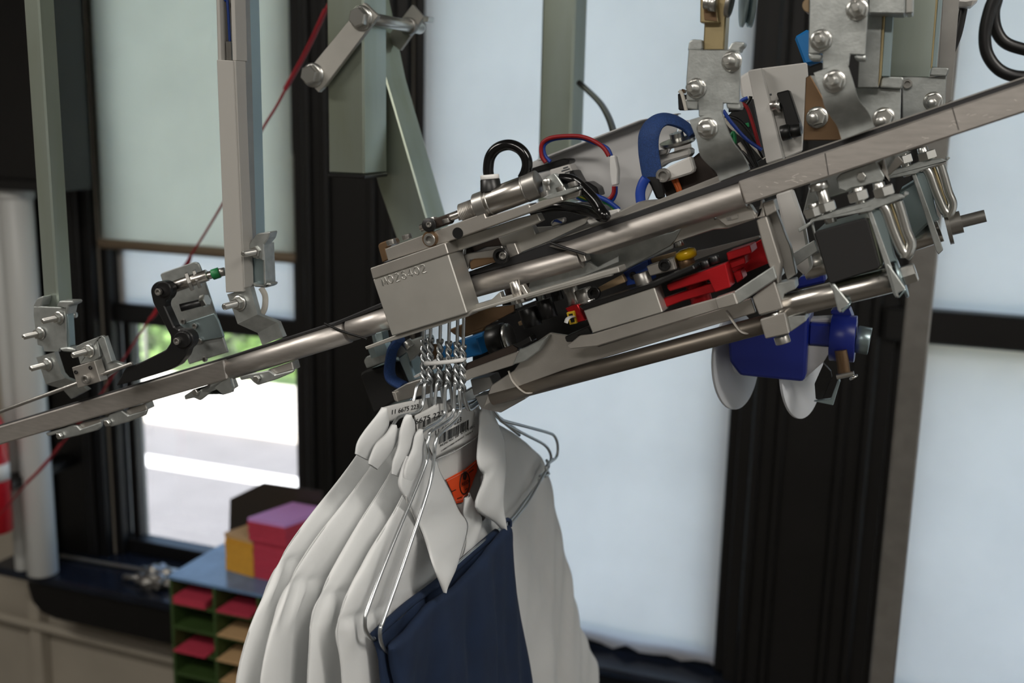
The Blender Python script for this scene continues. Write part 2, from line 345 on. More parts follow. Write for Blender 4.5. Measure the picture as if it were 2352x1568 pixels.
for n_, (ya, yb, lab) in enumerate(((-1.9, .1, 'pale roller shade in the right wall, nearer the viewer'), (.4, 2.3, 'pale roller shade in the right wall, nearer the corner'))):  # unseen windows, read from the posts' bluish right faces, added for cool light
    w = st(root('window_%d' % (n_+4), None, None, (2.55, (ya+yb)/2, .8))); B('pane', 2.57, 2.575, ya, yb, .8, 2.95, 'glass', w, 0); B('bottom_rail', 2.51, 2.58, ya, yb, .8, .85, 'black_paint', w, .003); B('sash_stile', 2.51, 2.58, ya, ya+.05, .8, 2.95, 'black_paint', w, .003); B('sash_stile', 2.51, 2.58, yb-.05, yb, .8, 2.95, 'black_paint', w, .003)
    B('shade_fabric', 2.530, 2.531, ya+.05, yb-.05, .86, 2.94, 'shade', w, 0); CY('hem_bar', (2.53, ya+.05, .86), (2.53, yb-.05, .86), .012, 'hem', w, 12)
# black rail across window 3 in front of the shade
t = st(root('trim_8', None, None, (.4, YW, 1.75))); B('cross_rail', -.06, 1.3, YW-.03, YW+.02, 1.715, 1.79, 'black_paint', t, .004)
# lamp housings on the ceiling
for i, (lx, ly, pw) in enumerate(LAMPS):
    r = st(root('trim_%d' % (9+i), None, None, (lx, ly, 3.3)))
    B('lamp_housing', lx-.64, lx+.64, ly-.15, ly+.15, 3.21, 3.3, 'white_paint', r, .004)
# ------------------------------------------------------------------ outdoors
GZ = -.75
st(B('street', -24, 12, YW+.3, 8.15, GZ-.1, GZ, 'asphalt', b=0)); st(B('sidewalk', -26, 12, 8.15, 9.6, GZ-.1, GZ+.10, 'concrete', b=.01)); st(B('ground', -40, 30, 9.6, 40, GZ-.12, GZ+.1, 'leaf_dark', b=0))
r = root('road_line', 'white line painted along the grey street outside', 'road marking', (-7, 7.6, GZ)); B('painted_stripe', -24, 12, 7.08, 7.32, GZ, GZ+.006, 'line_paint', r, 0)
fe = root('chain_link_fence', 'chain link fence along the far sidewalk outside', 'fence', (-7, 9.7, GZ))
for x in range(-20, 4, 3): CY('fence_post', (x, 9.7, GZ), (x, 9.7, GZ+2.2), .03, 'fence_wire', fe, 8)
bm = bmesh.new()
for k in range(-60, 120):
    for s in (-1, 1):
        a = Vector((-14+k*.1, 9.68, GZ+.15)); b_ = a+Vector((s*2.0, 0, 2.0)); d = Vector((.0022, 0, 0))
        if -16 < a.x < -4: bm.faces.new([bm.verts.new(q) for q in (a-d, a+d, b_+d, b_-d)])
tag(put('wire_mesh', bm, 'fence_wire', fe), kind='stuff')
CY('top_rail', (-20, 9.7, GZ+2.18), (2, 9.7, GZ+2.18), .022, 'fence_wire', fe, 8)
def bush(x, y, rx, rz, m, label, n=2600):
    r = root('bush', label, 'bush', (x, y, GZ), 'bushes beyond the fence')
    bm = bmesh.new()
    for i in range(n):
        th, uu = random.uniform(0, 6.283), random.random()**1.5; q = random.uniform(.8, 1.08)*(1+.15*math.sin(5*th+9*uu))*math.sqrt(max(0, 1-uu*uu))
        c = Vector((x+rx*q*math.cos(th), y+rx*.7*q*math.sin(th), GZ+.1+rz*uu))
        u = Vector((random.gauss(0, 1), random.gauss(0, 1), random.gauss(0, 1))).normalized(); v = u.orthogonal().normalized(); s = random.uniform(.06, .13)
        bm.faces.new([bm.verts.new(c+w_) for w_ in (u*s, v*s*.5, -u*s, -v*s*.5)])
    tag(put('foliage', bm, m, r), kind='stuff')
    b2 = bmesh.new(); bmesh.ops.create_icosphere(b2, subdivisions=3, radius=1)
    for v in b2.verts: q = .8*(1+.12*math.sin(7*v.co.x)*math.cos(6*v.co.z)); v.co = Vector((x+v.co.x*rx*q, y+v.co.y*rx*.7*q, GZ+.05+max(v.co.z, 0)*rz*q))
    put('inner_growth', b2, 'leaf_dark', r, True)
    for k in range(3): CY('stem', (x+.1*k, y, GZ), (x+.25*(k-1), y, GZ+rz*.5), .04, 'bark', r, 8)
for i, (x, y, rx, rz, m, l) in enumerate([(-8.3, 10.5, .9, 2.9, 'leaf', 'light green sunlit bush at the left edge of the street view'), (-7.0, 10.9, .9, 2.5, 'leaf_dark', 'dark green bush in the middle of the street view'),
        (-6.3, 10.4, .7, 2.2, 'leaf', 'light green bush at the right of the street view'), (-9.9, 10.9, 1.0, 3.8, 'leaf_dark', 'tall dark bush farthest left beyond the fence')]): bush(x, y, rx, rz, m, l)

# ------------------------------------------------------------------ background things by the window
YP = 2.42
for i, (pxc, r_, l) in enumerate([(16, .024, 'thin white vertical pipe at the left edge of the photo'), (62, .045, 'thick white vertical pipe beside the black window casing')]):
    p = at(pxc, 800, YP); r = root('wall_pipe', l, 'pipe', (p.x, YP, 0), 'white vertical pipes left of the window')
    zt = at(pxc, 432, YP).z; zb = SILL+.005
    CY('pipe', (p.x, YP, zb), (p.x, YP, zt), r_, 'pipe_white', r, 20); CY('collar', (p.x, YP, zt-.03), (p.x, YP, zt), r_*1.12, 'pipe_white', r, 20)
r = root('dark_board', 'black board on the wall above the white pipes', 'board', (-2.75, 2.4, 1.95))
a, b_ = at(-60, 430, 2.36), at(128, 430, 2.36); B('board_face', a.x, b_.x, 2.36, 2.5, a.z, 3.2, 'black_paint', r, .004); B('lower_lip', a.x, b_.x, 2.34, 2.36, a.z, a.z+.03, 'black', r, .003)
r = root('fire_extinguisher', 'red fire extinguisher with white label at the left edge', 'extinguisher', at(-12, 1200, 2.3))
pc = at(-14, 1100, 2.3); z0, z1 = at(0, 1222, 2.3).z, at(0, 950, 2.3).z
put('bottle', lathe_bm((pc.x, 2.3, z0), (pc.x, 2.3, z1), [(0, .03), (.006, .042), (.2*(z1-z0)/.3, .044), ((z1-z0)*.85, .044), ((z1-z0)*.95, .03), (z1-z0, .015)], 24), 'extinguisher_red', r, True)
put('label_band', lathe_bm((pc.x, 2.3, z0+(z1-z0)*.45), (pc.x, 2.3, z1), [(0, .0446), (.05, .0446)], 24), 'nylon', r, True)
B('wall_bracket', pc.x-.03, pc.x+.03, 2.335, 2.64, z0+.12, z0+.15, 'black', r, .002); CY('valve', (pc.x, 2.3, z1), (pc.x, 2.3, z1+.05), .014, 'black', r)
r = root('wall_conduit', 'horizontal pale pipe on the wall under the black window sill', 'pipe', (-2.2, 2.6, .5))
a, b_ = at(0, 1415, 2.58), at(380, 1508, 2.58); CY('conduit', a-(b_-a)*.4, b_+(b_-a)*.6, .016, 'wall_beige', r, 12)
a = at(72, 1400, 2.58); r = root('wall_batten', 'vertical beige batten on the wall below the sill', 'batten', (a.x, 2.6, 0)); B('batten', a.x-.022, a.x+.022, 2.585, 2.63, 0, SILL-.16, 'wall_beige', r, .004); B('foot_block', a.x-.03, a.x+.03, 2.57, 2.63, 0, .1, 'wall_beige', r, .004)
r = root('steel_rule', 'thin grey metal rod lying along the window sill', 'rod', (-2.2, 2.5, SILL)); a, b_ = atz(140, 1276, SILL+.008), atz(330, 1308, SILL+.008); TU('rod', [a, b_], .006, 'steel_dull', r, 10, 1); FA('hex', b_, r, 1.0, (b_-a).normalized(), 'end_nut')
r = root('crumpled_rag', 'crumpled grey rag on the window sill beside the green rack', 'rag', (-2.0, 2.5, SILL))
c = atz(362, 1328, SILL+.02); bm = bmesh.new(); bmesh.ops.create_icosphere(bm, subdivisions=4, radius=1)
from mathutils import noise as mn
for v in bm.verts:
    q = 1+.55*mn.noise(v.co*2.3)+.25*mn.noise(v.co*6); v.co = Vector((c.x+v.co.x*.062*q, c.y+v.co.y*.045*q, max(SILL+.001, c.z+v.co.z*.034*q)))
put('rag_cloth', bm, 'steel_dull', r, True)
a = atz(338, 1325, SILL+.015); TU('rag_end', [a, a+Vector((-.04, -.02, .0)), a+Vector((-.075, -.01, -.008))], .009, 'steel_dull', r, 8, 4)
# red cord hanging across the left window
r = root('red_cord', 'dark red cord slanting down across the left window', 'cord', at(300, 800, 1.5))
TP('cord', [(1010, -480), (790, -60), (748, 22), (700, 118), (640, 235), (598, 305), (510, 470), (430, 600), (352, 720), (282, 828), (215, 930), (150, 1010), (70, 1100), (0, 1180), (-60, 1235)], [1.28, 1.3, 1.3, 1.32, 1.34, 1.36, 1.42, 1.48, 1.54, 1.6, 1.66, 1.72, 1.78, 1.84, 1.88], .0019, 'cord_red', r)
for a, b_ in (((748, 22), (655, 205)), ((437, 590), (420, 616)), ((362, 704), (345, 732)), ((140, 1020), (60, 1110))):
    TP('sheath', [a, ((a[0]+b_[0])/2+3, (a[1]+b_[1])/2+2), b_], 1.34 if a[1] < 300 else 1.5 if a[1] < 800 else 1.75, .0034, 'cord_red', r)
# pigeonhole rack with cards
YC = 2.02
fl, fr = at(388, 1322, YC), at(640, 1368, YC); zt = fl.z; x0 = fl.x; pit = at(487, 1400, YC).x-at(389, 1382, YC).x; wcol = pit; rowh = .062
NC, NR = 4, 9
x1 = x0+NC*wcol+.008; zb = zt-NR*rowh-.01; dC = .22
r = root('pigeonhole_rack', 'dark green pigeonhole rack by the window holding pink and tan cards', 'rack', (x0, YC, zb))
B('top_panel', x0-.004, x1+.004, YC-.002, YC+dC, zt-.008, zt, 'cubby_top_sky', r, .001)
B('back_panel', x0, x1, YC+dC-.006, YC+dC, zb, zt-.008, 'cubby_green', r, 0)
for i in range(NC+1): B('divider', x0+i*wcol, x0+i*wcol+.008, YC, YC+dC-.006, zb, zt-.008, 'cubby_green', r, .0006)
for j in range(1, NR+1):
    for i in range(NC): B('shelf', x0+i*wcol+.008, x0+(i+1)*wcol, YC+.001, YC+dC-.006, zt-j*rowh-.012, zt-j*rowh-.004, 'cubby_green', r, 0)
def cards(i, j, m, lab, h=.006, y0=.0, xo=0, wf=.9):
    xa = x0+i*wcol+.012+xo; z = zt-(j+1)*rowh-.004
    o = root('card_stack', lab, 'cards', (xa, YC, z), 'card stacks in the pigeonhole rack')
    k = max(1, int(h/.003))
    for q in range(k): B('card', xa+.001*(q % 2), xa+wcol*wf-.018, YC+y0+.001*((q*7) % 3), YC+.17, z+q*h/k, z+(q+.9)*h/k, m, o, 0)
cards(0, 0, 'card_pink', 'pink cards in the top left pigeonhole', .018, -.006); cards(1, 0, 'card_pink', 'pink cards in the top pigeonhole, second from the left', .005, -.004)
cards(0, 2, 'card_pink', 'pink card in the third pigeonhole down, left column', .004, -.012); cards(1, 1, 'card_tan', 'tan cards in the second pigeonhole down, second column', .004, -.004)
cards(1, 2, 'card_tan', 'tan cards in the third pigeonhole down, second column', .004, -.01); cards(1, 3, 'card_tan', 'tan cards in the fourth pigeonhole down, second column', .004, 0)
r = root('rack_table', 'blue topped table carrying the pigeonhole rack', 'table', (x0+.1, YC+.1, 0))
B('table_top', x0-.06, x0+.9, YC-.25, YC+.3, zb-.03, zb, 'cubby_top_sky', r, .004)
for sx in (x0-.02, x0+.86):
    for sy in (YC-.22, YC+.26): B('leg', sx-.02, sx+.02, sy-.02, sy+.02, 0, zb-.03, 'tray_dark', r, .003)
# card stacks on top of the rack
def stack(name, pa, pb, ytop, m, mt, lab, dep, n):
    a = atz(*pa, zt+.001); b_ = atz(*pb, zt+.001); ztop = at(pa[0], ytop, a.y).z
    o = root(name, lab, 'card stack', (a.x, a.y, zt), 'card stacks on top of the rack'); d = Vector((.3, 1, 0)).normalized()*dep
    h = (ztop-zt-.001)/n
    for k in range(n):
        jx = random.uniform(-.0012, .0012); jy = random.uniform(-.0012, .0012); s = Vector((jx, jy, 0))
        if n > 10 and k > n*.62: s += Vector((-.007, -.010, 0))*(.6+.4*random.random())
        q = [Vector((a.x, a.y, 0))+s, Vector((b_.x, b_.y, 0))+s]; q += [q[1]+d, q[0]+d]
        put('card', prism_bm([Vector((v.x, v.y, zt+.0008+k*h)) for v in q], (0, 0, h*.93), 0), mt if k == n-1 else m, o)
stack('yellow_cards', (519, 1308), (582, 1326), 1222, 'card_yellow', 'card_tan', 'block of yellow cards standing on the green rack', .10, 9)
stack('pink_cards', (584, 1326), (668, 1344), 1186, 'card_pink', 'card_top', 'tall stack of pink cards on the green rack', .14, 16)
t_ = at(528, 1300, YC+.17)
r = root('card_tray', 'dark metal tray behind the yellow and pink card stacks', 'tray', (t_.x, YC+.15, zt))
P('tray_back', [(525, 1262), (528, 1146), (605, 1108), (740, 1128), (745, 1290)], YC+.205, .003, 'tray_dark', r)
xs_ = atz(672, 1346, zt).x+.006; yy_ = atz(672, 1346, zt).y; put('tray_side', prism_bm([(xs_, yy_, zt+.001), (xs_+.045, yy_+.15, zt+.001), (xs_+.045, yy_+.15, zt+.10), (xs_, yy_, zt+.085)], (.003, 0, 0), .0004), 'tray_dark', r)

# ================================================================== sloping garment rails
YR, RD = .800, .018
def rail_strip(parent, s, Y=YR+.004, d=.010): P('rubber_strip', s, Y, d, 'rubber', parent, .0008)
lr = root('slick_rail', 'lower sloping aluminium rail running out at the left edge', 'rail', at(0, 1000, YR), 'sloping slick rails')
P('flat_section', [(-500, 1128), (513, 826), (522, 871), (-500, 1165)], YR, RD, 'alu_rail', lr, .0012)
CP('round_section', (514, 851), (800, 762), YR+.010, .0098, 'alu_rail', lr, n=32)
rail_strip(lr, [(-500, 1125), (513, 821), (800, 728), (790, 738), (513, 828), (-500, 1130)], YR+.005, .006)
lr2 = root('slick_rail', 'short round rail piece entering the stamped block from the left', 'rail', at(850, 740, YR), 'sloping slick rails')
CP('round_section', (806, 757), (905, 726), YR+.010, .0100, 'alu_rail', lr2, n=32)
rail_strip(lr2, [(748, 748), (880, 693), (884, 702), (770, 748)], YR+.004)
TP('seam_lip', [(745, 742), (785, 760), (842, 778)], YR-.002, .0011, 'black', lr2, 8)
mr = root('slick_rail', 'round rail piece between the stamped block and the upper rail', 'rail', at(1200, 620, YR), 'sloping slick rails')
CP('round_section', (1050, 668), (1334, 588), YR+.012, .0093, 'alu_rail', mr, n=32)
rail_strip(mr, 'C 890,1232 1655,962 1900,1010 900,1262', YR+.006)
P('cut_end', 'C 1880,1040 1940,1040 1965,1118 1925,1130', YR+.003, .014, 'alu', mr)
ur = root('slick_rail', 'upper sloping aluminium rail rising to the right edge', 'rail', at(2300, 240, YR), 'sloping slick rails')
P('flat_section', [(1694, 417), (2900, 1.5), (2900, 77), (1712, 470)], YR, RD, 'alu_rail', ur, .0012)
c0, c1 = at(1268, 590.5, YR+.010), at(1708, 445, YR+.010); dax = (c1-c0).normalized(); nax = Vector((-dax.z, 0, dax.x)); rr = .0100; ca, cb_ = [], []
for k in range(40):
    t = 2*math.pi*k/40; off = nax*(rr*math.cos(t))+Vector((0, rr*math.sin(t), 0)); ca.append(c0+off+dax*(.040*(1-math.cos(t))/2)); cb_.append(c1+off)
put('round_section', loft_bm([ca, cb_]), 'alu_rail', ur, True, None, 50)
TP('seam_lip', [(1264, 557), (1300, 570), (1345, 584)], YR-.003, .0012, 'black', ur, 8)
rail_strip(ur, [(1265, 556), (1400, 508), (1690, 405), (2900, -8), (2900, 6), (1700, 419), (1380, 530), (1320, 556)]); P('back_lip', [(1280, 548), (1400, 505), (1690, 402), (2900, -11), (2900, 2), (1700, 415), (1380, 525)], YR+.015, .002, 'alu', ur, .0003)
for a, b_ in (((1895, 352), (1903, 402)), ((2187, 246), (2202, 298))): TP('joint_line', [a, b_], YR-.0001, .0003, 'black', ur, 6, 1)
for k in range(26):
    x = random.choice([random.uniform(1740, 1900), random.uniform(2040, 2340)]); y = 455-(x-1700)*.342-random.uniform(-14, 14); a = random.uniform(-.6, .7); L = random.uniform(4, 18)
    TP('scratch', [(x, y), (x+L*math.cos(a), y+L*math.sin(a))], YR-.00012, .00013, 'scratch', ur, 4, 1)
# thin guide rod left
gr = root('guide_rod', 'thin steel guide rod above the lower left rail', 'rod', at(0, 944, .775))
CP('rod', (-300, 1055), (304, 834), .775, .0018, 'steel_dull', gr, n=14)
# ------------------------------------------------------------------ posts
def vbox(name, pxa, pxb, py, Y, dY, z0, z1, m, parent, b=.0015): return B(name, at(pxa, py, Y).x, at(pxb, py, Y).x, Y, Y+dY, z0, z1, m, parent, b)
lp = root('support_post', 'slim zinc plated post at the far left edge', 'post', at(110, 715, .812))
vbox('post_tube', 88, 122, 520, .800, .020, at(110, 730, .8).z, 3.3, 'zinc', lp)
lb = root('rail_bracket', 'bent steel rail bracket under the far left post', 'bracket', at(110, 860, .79), 'rail hanger brackets')
P('clamp_plate', 'A 365,250 590,262 600,620 535,628 528,660 395,655 385,610 335,595 300,330 300,250', .788, .003, 'galv', lb)
P('upper_ear', 'A 292,250 330,178 385,155 380,200 365,252 330,262', .788, .012, 'galv', lb, .001)
P('upper_hook', 'A 505,250 530,200 655,200 660,225 615,245 598,330 585,300 590,262', .785, .013, 'galv', lb, .001)
P('lower_hook', 'A 530,628 600,618 660,628 680,645 650,662 560,655', .785, .013, 'galv', lb, .001)
P('side_flange', 'A 590,270 608,255 628,610 605,615', .789, .008, 'zinc_blue', lb, .0006)
strip('bent_arm', 'A 325,708 380,850 412,950 560,990 640,1080', 'A 490,660 552,850 590,895 702,938 790,1000', [.782, .782, .783, .796, .800], .005, 'galv', lb, False)
NU('nut_long', 'A 530,350 360,490', .787, lb, .85); NU('nut_long', 'A 425,770', .781, lb, .85)
CP('bolt_shank', Z('A 620,330')[0], Z('A 685,325')[0], .80, .0028, 'steel', lb)
rc = root('rod_clamp', 'small drilled clamp block gripping the thin guide rod', 'clamp', at(200, 860, .77))
P('clamp_front', 'A 645,800 848,738 905,925 700,985', .768, .010, 'alu', rc)
P('clamp_top', 'A 680,610 750,575 915,512 940,530 1005,745 965,770 880,560 900,700 850,735 720,770', .776, .004, 'galv', rc)
P('clamp_back', 'A 875,560 935,518 1010,745 1115,775 930,905 905,880', .780, .006, 'galv', rc)
NU('nut_long', 'A 800,650', .775, rc, .85); NU('cap', 'A 790,900', .768, rc, .85)
for q in ('A 692,838', 'A 822,798'): FA('cap_black', at(*Z(q)[0], .7688), rc, .38, name='drilled_hole')
def clip(label, s1, s2, screw, Y=.802):
    o = root('rail_clip', label, 'clip', at(*Z(s1)[0], Y), 'clips under the rails')
    P('clip_jaw', s1, Y, .004, 'galv', o, .0008); P('clip_lip', s2, Y+.004, .012, 'alu', o, .0008); NU('hex', screw, Y-.001, o, .55); return o
clip('rail clip under the far left post, lower of two', 'A 405,1392 560,1350 640,1320 690,1320 720,1355 905,1290 905,1335 870,1365 700,1412 550,1446 525,1425 545,1385 430,1420', 'A 690,1330 720,1300 905,1262 908,1300 720,1360', 'A 545,1412')
clip('rail clip between the far left bracket and the black lever', 'A 945,1285 985,1222 1090,1185 1150,1232 1240,1205 1320,1180 1300,1232 1150,1290 1000,1332 950,1310', 'A 1130,1180 1305,1118 1325,1175 1240,1212 1150,1232', 'A 975,1295')
clip('rail clip under the lever plate, below the rail', 'B 400,1520 500,1455 680,1405 800,1500 870,1480 880,1440 855,1345 840,1345 560,1568 500,1540 410,1560', 'B 680,1408 840,1350 880,1450 800,1500', 'B 530,1480')
clip('rail clip under the bent arm of the cable channel post', 'B 955,1330 1060,1300 1170,1280 1250,1265 1310,1310 1500,1260 1480,1290 1340,1350 1140,1415 1095,1385 1060,1345 970,1365', 'B 1240,1260 1480,1175 1500,1260 1310,1310', 'B 1140,1345')
# ------------------------------------------------------------------ lever stop with sensor
lv = root('lever_stop', 'black lever stop with steel plate and green tipped sensor', 'lever', at(430, 860, .80))
P('mounting_plate', 'B 160,310 180,290 500,180 540,190 560,230 840,1085 450,1205 330,880 250,570', .8215, .003, 'galv', lv, .0008)
P('stiffener', 'B 330,815 705,695 740,760 800,930 490,985 450,870', .819, .0025, 'zinc_blue', lv)
P('lower_tab', 'B 690,1408 845,1350 882,1440 870,1485 800,1505', .8215, .003, 'galv', lv)
def circ(cx, cy, r, a0, a1, n=10): return [(cx+r*math.cos(math.radians(a0+(a1-a0)*k/n)), cy+r*math.sin(math.radians(a0+(a1-a0)*k/n))) for k in range(n+1)]
def zz(k, pts): ox, oy, s = ZN_[k]; return [(ox+a/s, oy+b/s) for a, b in pts]
P('lever_arm', zz('B', circ(168, 475, 102, 175, 380, 14)+[(245, 545), (215, 570), (205, 620), (300, 830)]+circ(385, 960, 106, -110, 60, 10)+[(415, 1120), (340, 1215), (220, 1275), (-70, 1365), (-280, 1420), (-190, 1250), (0, 1170), (220, 1060), (265, 990), (265, 920), (90, 590)]), .776, .010, 'black', lv, .001)
P('lever_hub', zz('B', circ(375, 960, 85, 0, 345, 18)), .773, .004, 'black', lv, .001)
P('lever_eye', zz('B', circ(190, 455, 80, 0, 345, 18)), .774, .004, 'black', lv, .001)
NU('cap', 'B 160,478 345,970', .773, lv, .62); 
CP('sensor_barrel', Z('B 300,430')[0], Z('B 640,310')[0], .790, .0052, 'stainless', lv, Y2=.800); CP('sensor_tip', Z('B 258,445')[0], Z('B 305,428')[0], .789, .0055, 'green_plastic', lv, Y2=.790)
a, b_ = at(*Z('B 440,380')[0], .795), at(*Z('B 500,360')[0], .798); d = (b_-a).normalized()
for k, q in enumerate((0, .007)): put('lock_nut', lathe_bm(a+d*q, a+d*(q+.004), [(0, .0086), (.0004, .0092), (.0030, .0092), (.0034, .0086)], 6), 'steel_dull', lv)
CP('sensor_sleeve', Z('B 685,310')[0], Z('B 760,285')[0], .803, .0048, 'green_tape', lv, Y2=.806); CP('sensor_plug', Z('B 600,325')[0], Z('B 690,305')[0], .801, .0036, 'stainless', lv, Y2=.803); CP('plug_end', Z('B 755,288')[0], Z('B 815,275')[0], .806, .0038, 'steel_dull', lv, Y2=.808)
CP('rubber_stop', Z('B 365,640')[0], Z('B 570,585')[0], .795, .0036, 'black', lv, Y2=.806); FA('hex', at(*Z('B 590,575')[0], .808), lv, 1.0, RAILD, 'stop_nut')
for q in ('B 405,775', 'B 520,820', 'B 570,968', 'B 620,1150'): FA('cap', at(*Z(q)[0], .8185), lv, .5, name='rivet')
# ------------------------------------------------------------------ cable channel post
cp = root('cable_channel_post', 'zinc post with grey cable channel left of the black pillar', 'post', at(570, 660, .83))
zb_ = at(560, 655, .82).z
vbox('post_tube', 563, 578, 300, .826, .018, zb_, 3.3, 'zinc_blue', cp); vbox('post_web', 548, 566, 300, .815, .012, zb_+.01, 3.3, 'steel_dull', cp)
P('channel_cover', [(497, 137), (535, 139), (559, 670), (518, 672)], .790, .012, 'channel_grey', cp, .0006)
P('channel_side', [(535, 139), (541, 139), (562, 660), (557, 670)], .791, .014, 'channel_grey', cp, .0004)
P('channel_base', [(476, -700), (527, -700), (553, 139), (580, 640), (570, 640), (520, 500), (500, 139)], .808, .004, 'channel_grey', cp, .0004)
P('channel_wall', [(476, -700), (483, -700), (508, 139), (502, 139)], .793, .016, 'channel_grey', cp, .0004); P('channel_wall', [(509, -700), (518, -700), (543, 139), (534, 139)], .793, .016, 'channel_grey', cp, .0004)
TP('channel_cable', [(495, -700), (512, -60), (522, 0), (528, 95)], .80, .0012, 'blue_plastic', cp); P('cable_plug', [(518, 95), (529, 95), (531, 139), (519, 139)], .798, .006, 'steel_dull', cp)
cb = root('rail_bracket', 'bent steel rail bracket under the cable channel post', 'bracket', at(570, 690, .8), 'rail hanger brackets')
P('clamp_plate', 'B 1000,0 1190,0 1215,400 1100,420 1010,480', .806, .004, 'zinc_blue', cb)
P('upper_hook', [(560, 575), (590, 536), (620, 532), (616, 548), (606, 560), (605, 600)], .800, .013, 'galv', cb, .001); P('lower_hook', 'B 1085,385 1120,405 1215,420 1220,390 1268,395 1265,418 1220,440 1100,430', .800, .013, 'galv', cb, .001)
P('side_flange', 'B 1185,0 1205,0 1220,400 1200,425', .801, .016, 'galv', cb)
NU('nut_long', 'B 1140,75', .803, cb, .9); CP('bolt_shank', Z('B 1195,60')[0], Z('B 1275,40')[0], .815, .0030, 'steel', cb)
strip('bent_arm', 'B 835,505 940,800 1140,890 1185,1010', 'B 1065,432 1140,705 1335,785 1395,930', [.793, .793, .806, .806], .006, 'galv', cb, False)
NU('nut', 'B 955,590', .792, cb, .95)
TP('cable_loop', 'B 1175,440 1215,520 1210,640 1170,715', .83, .0028, 'wire_white', cb)
# ------------------------------------------------------------------ big square column with clamp plates and brace
YB = 1.02
bc = root('square_column', 'square zinc column with black end cap hanging from above', 'column', at(820, 410, YB))
x0_, x1_ = at(753, 300, YB).x, at(836, 300, YB).x; zc = at(800, 400, YB).z; dB = .052
B('column_tube', x0_, x1_, YB, YB+dB, zc, 3.3, 'zinc', bc, .002); B('end_cap', x0_-.0006, x1_+.0006, YB-.0006, YB+dB+.0006, zc-.004, zc, 'black', bc, .001)
br = root('diagonal_brace', 'slanting zinc tube brace behind the square column', 'brace', at(960, 560, 1.10))
dep = .06; YD = 1.085
P('brace_tube', [(800, -120), (836, -60), (886, 178), (1002, 575), (925, 590), (868, 425), (790, 100)], YD, .050, 'zinc', br, .0015)
cl = root('clamp_plate_pair', 'two slanted flat plates bolted across the square column', 'clamp', at(780, 100, 1.0))
P('front_plate', 'P 590,15 690,110 325,590 275,640 170,525', YB-.010, .006, 'alu_mill', cl, .0006)
P('back_plate', 'P 925,30 1005,120 840,350 740,270', YB+dB+.045, .006, 'alu_mill', cl, .0006)
for q in ('P 575,125', 'P 240,520'): FA('bolt', at(*Z(q)[0], YB-.010), cl, 1.75, name='hex_bolt')
p = at(*Z('P 630,130')[0], YB); CY('through_bolt', p, p+Vector((0, .118, 0)), .0065, 'steel', cl); CY('through_bolt', p+Vector((-.002, .09, 0)), p+Vector((-.002, .098, 0)), .0095, 'steel_dull', cl)
p = at(*Z('P 240,520')[0], YB); CY('through_bolt', p, p+Vector((0, .11, 0)), .0065, 'steel', cl)
P('rear_bolt_tip', 'P 1000,110 1040,115 1035,150 1000,155', YB+dB+.04, .014, 'steel', cl)
# posts farther back
mp_ = root('support_post', 'zinc post in front of the middle shade', 'post', at(1290, 400, 1.5))
vbox('post_tube', 1240, 1315, 200, 1.42, .055, at(1280,470,1.42).z, 3.3, 'zinc', mp_, .003)
rp = root('support_post', 'tall dull grey post standing to the floor at the right', 'post', at(2080, 1500, 1.6)); xr0, xr1 = at(2050, 1000, 1.62).x, at(2112, 1000, 1.62).x
B('post_tube', xr0, xr1, 1.62, 1.66, 0, 3.3, 'steel_dull', rp, .003); B('base_plate', xr0-.04, xr1+.04, 1.58, 1.70, 0, .008, 'galv', rp, .001)
bt = at(1345, 205, 1.3); r = root('black_cable', 'black cable arching down behind the white plate', 'cable', bt); TP('cable', [(1330, 190), (1348, 206), (1378, 236), (1398, 270), (1410, 306)], [1.40, 1.38, 1.3, 1.2, 1.12], .0038, 'black', r)

# ================================================================== pneumatic gate unit with the stamped block
gu = root('pneumatic_gate', 'pneumatic gate with stamped aluminium block and small air cylinder', 'gate unit', at(980, 760, .78))
YG = .772
blk = P('stamped_block', [(856, 641.5), (1029.5, 583.4), (1073, 719), (900, 772)], YG, .028, 'alu_mill', gu, .0008)
a, b_ = at(880, 656, YG), at(985, 622, YG); xd = (b_-a).normalized()
GL = {'M': ['0,0 .0,1 .45,.1 .9,1 .9,0'.split()], 'O': [['.45,0', '.1,.2', '0,.5', '.1,.8', '.45,1', '.8,.8', '.9,.5', '.8,.2', '.45,0']], '2': [['.05,.75', '.15,.95', '.45,1', '.75,.9', '.75,.65', '.4,.35', '.05,0', '.85,0']],
      '6': [['.75,.9', '.45,1', '.12,.75', '.02,.35', '.15,.08', '.45,0', '.75,.12', '.8,.38', '.6,.58', '.3,.58', '.08,.4']], '4': [['.65,0', '.65,1', '0,.3', '.85,.3']]}
GL['0'] = GL['O']; GL['M'] = [['0,0', '.08,1', '.45,.15', '.82,1', '.95,0']]; wl = (b_-a).length/7; up = Vector((-xd.z, 0, xd.x)); bm = bmesh.new()
for i, ch in enumerate('MO26402'):
    for stq in GL[ch]: tube_bm([a+xd*(wl*(i+float(q.split(',')[0])*.78))+up*(.0062*float(q.split(',')[1]))-Vector((0, .0001, 0)) for q in stq], .00042, 6, 4 if ch in 'O026' else 1, bm)
put('stamped_text', bm, 'steel', blk, True)
P('cover_plate', [(849.5, 616), (1022, 557), (1030, 582.5), (856, 641)], YG-.001, .032, 'alu', gu, .0007)
P('base_strip', 'D 65,435 135,410 300,345 945,145 985,120 2240,-250 2250,-205 990,140 950,175 300,385 80,460', YG+.004, .020, 'alu_mill', gu, .0005)
P('slide_bar', 'C 237,1015 1090,705 1105,745 1475,625 1478,650 1580,600 1750,560 1768,598 1400,730 765,957 265,1115', YG+.006, .018, 'alu', gu, .0006)
P('slide_bar_end', 'C 1755,558 1915,510 1905,562 1770,600', YG+.014, .014, 'alu', gu)
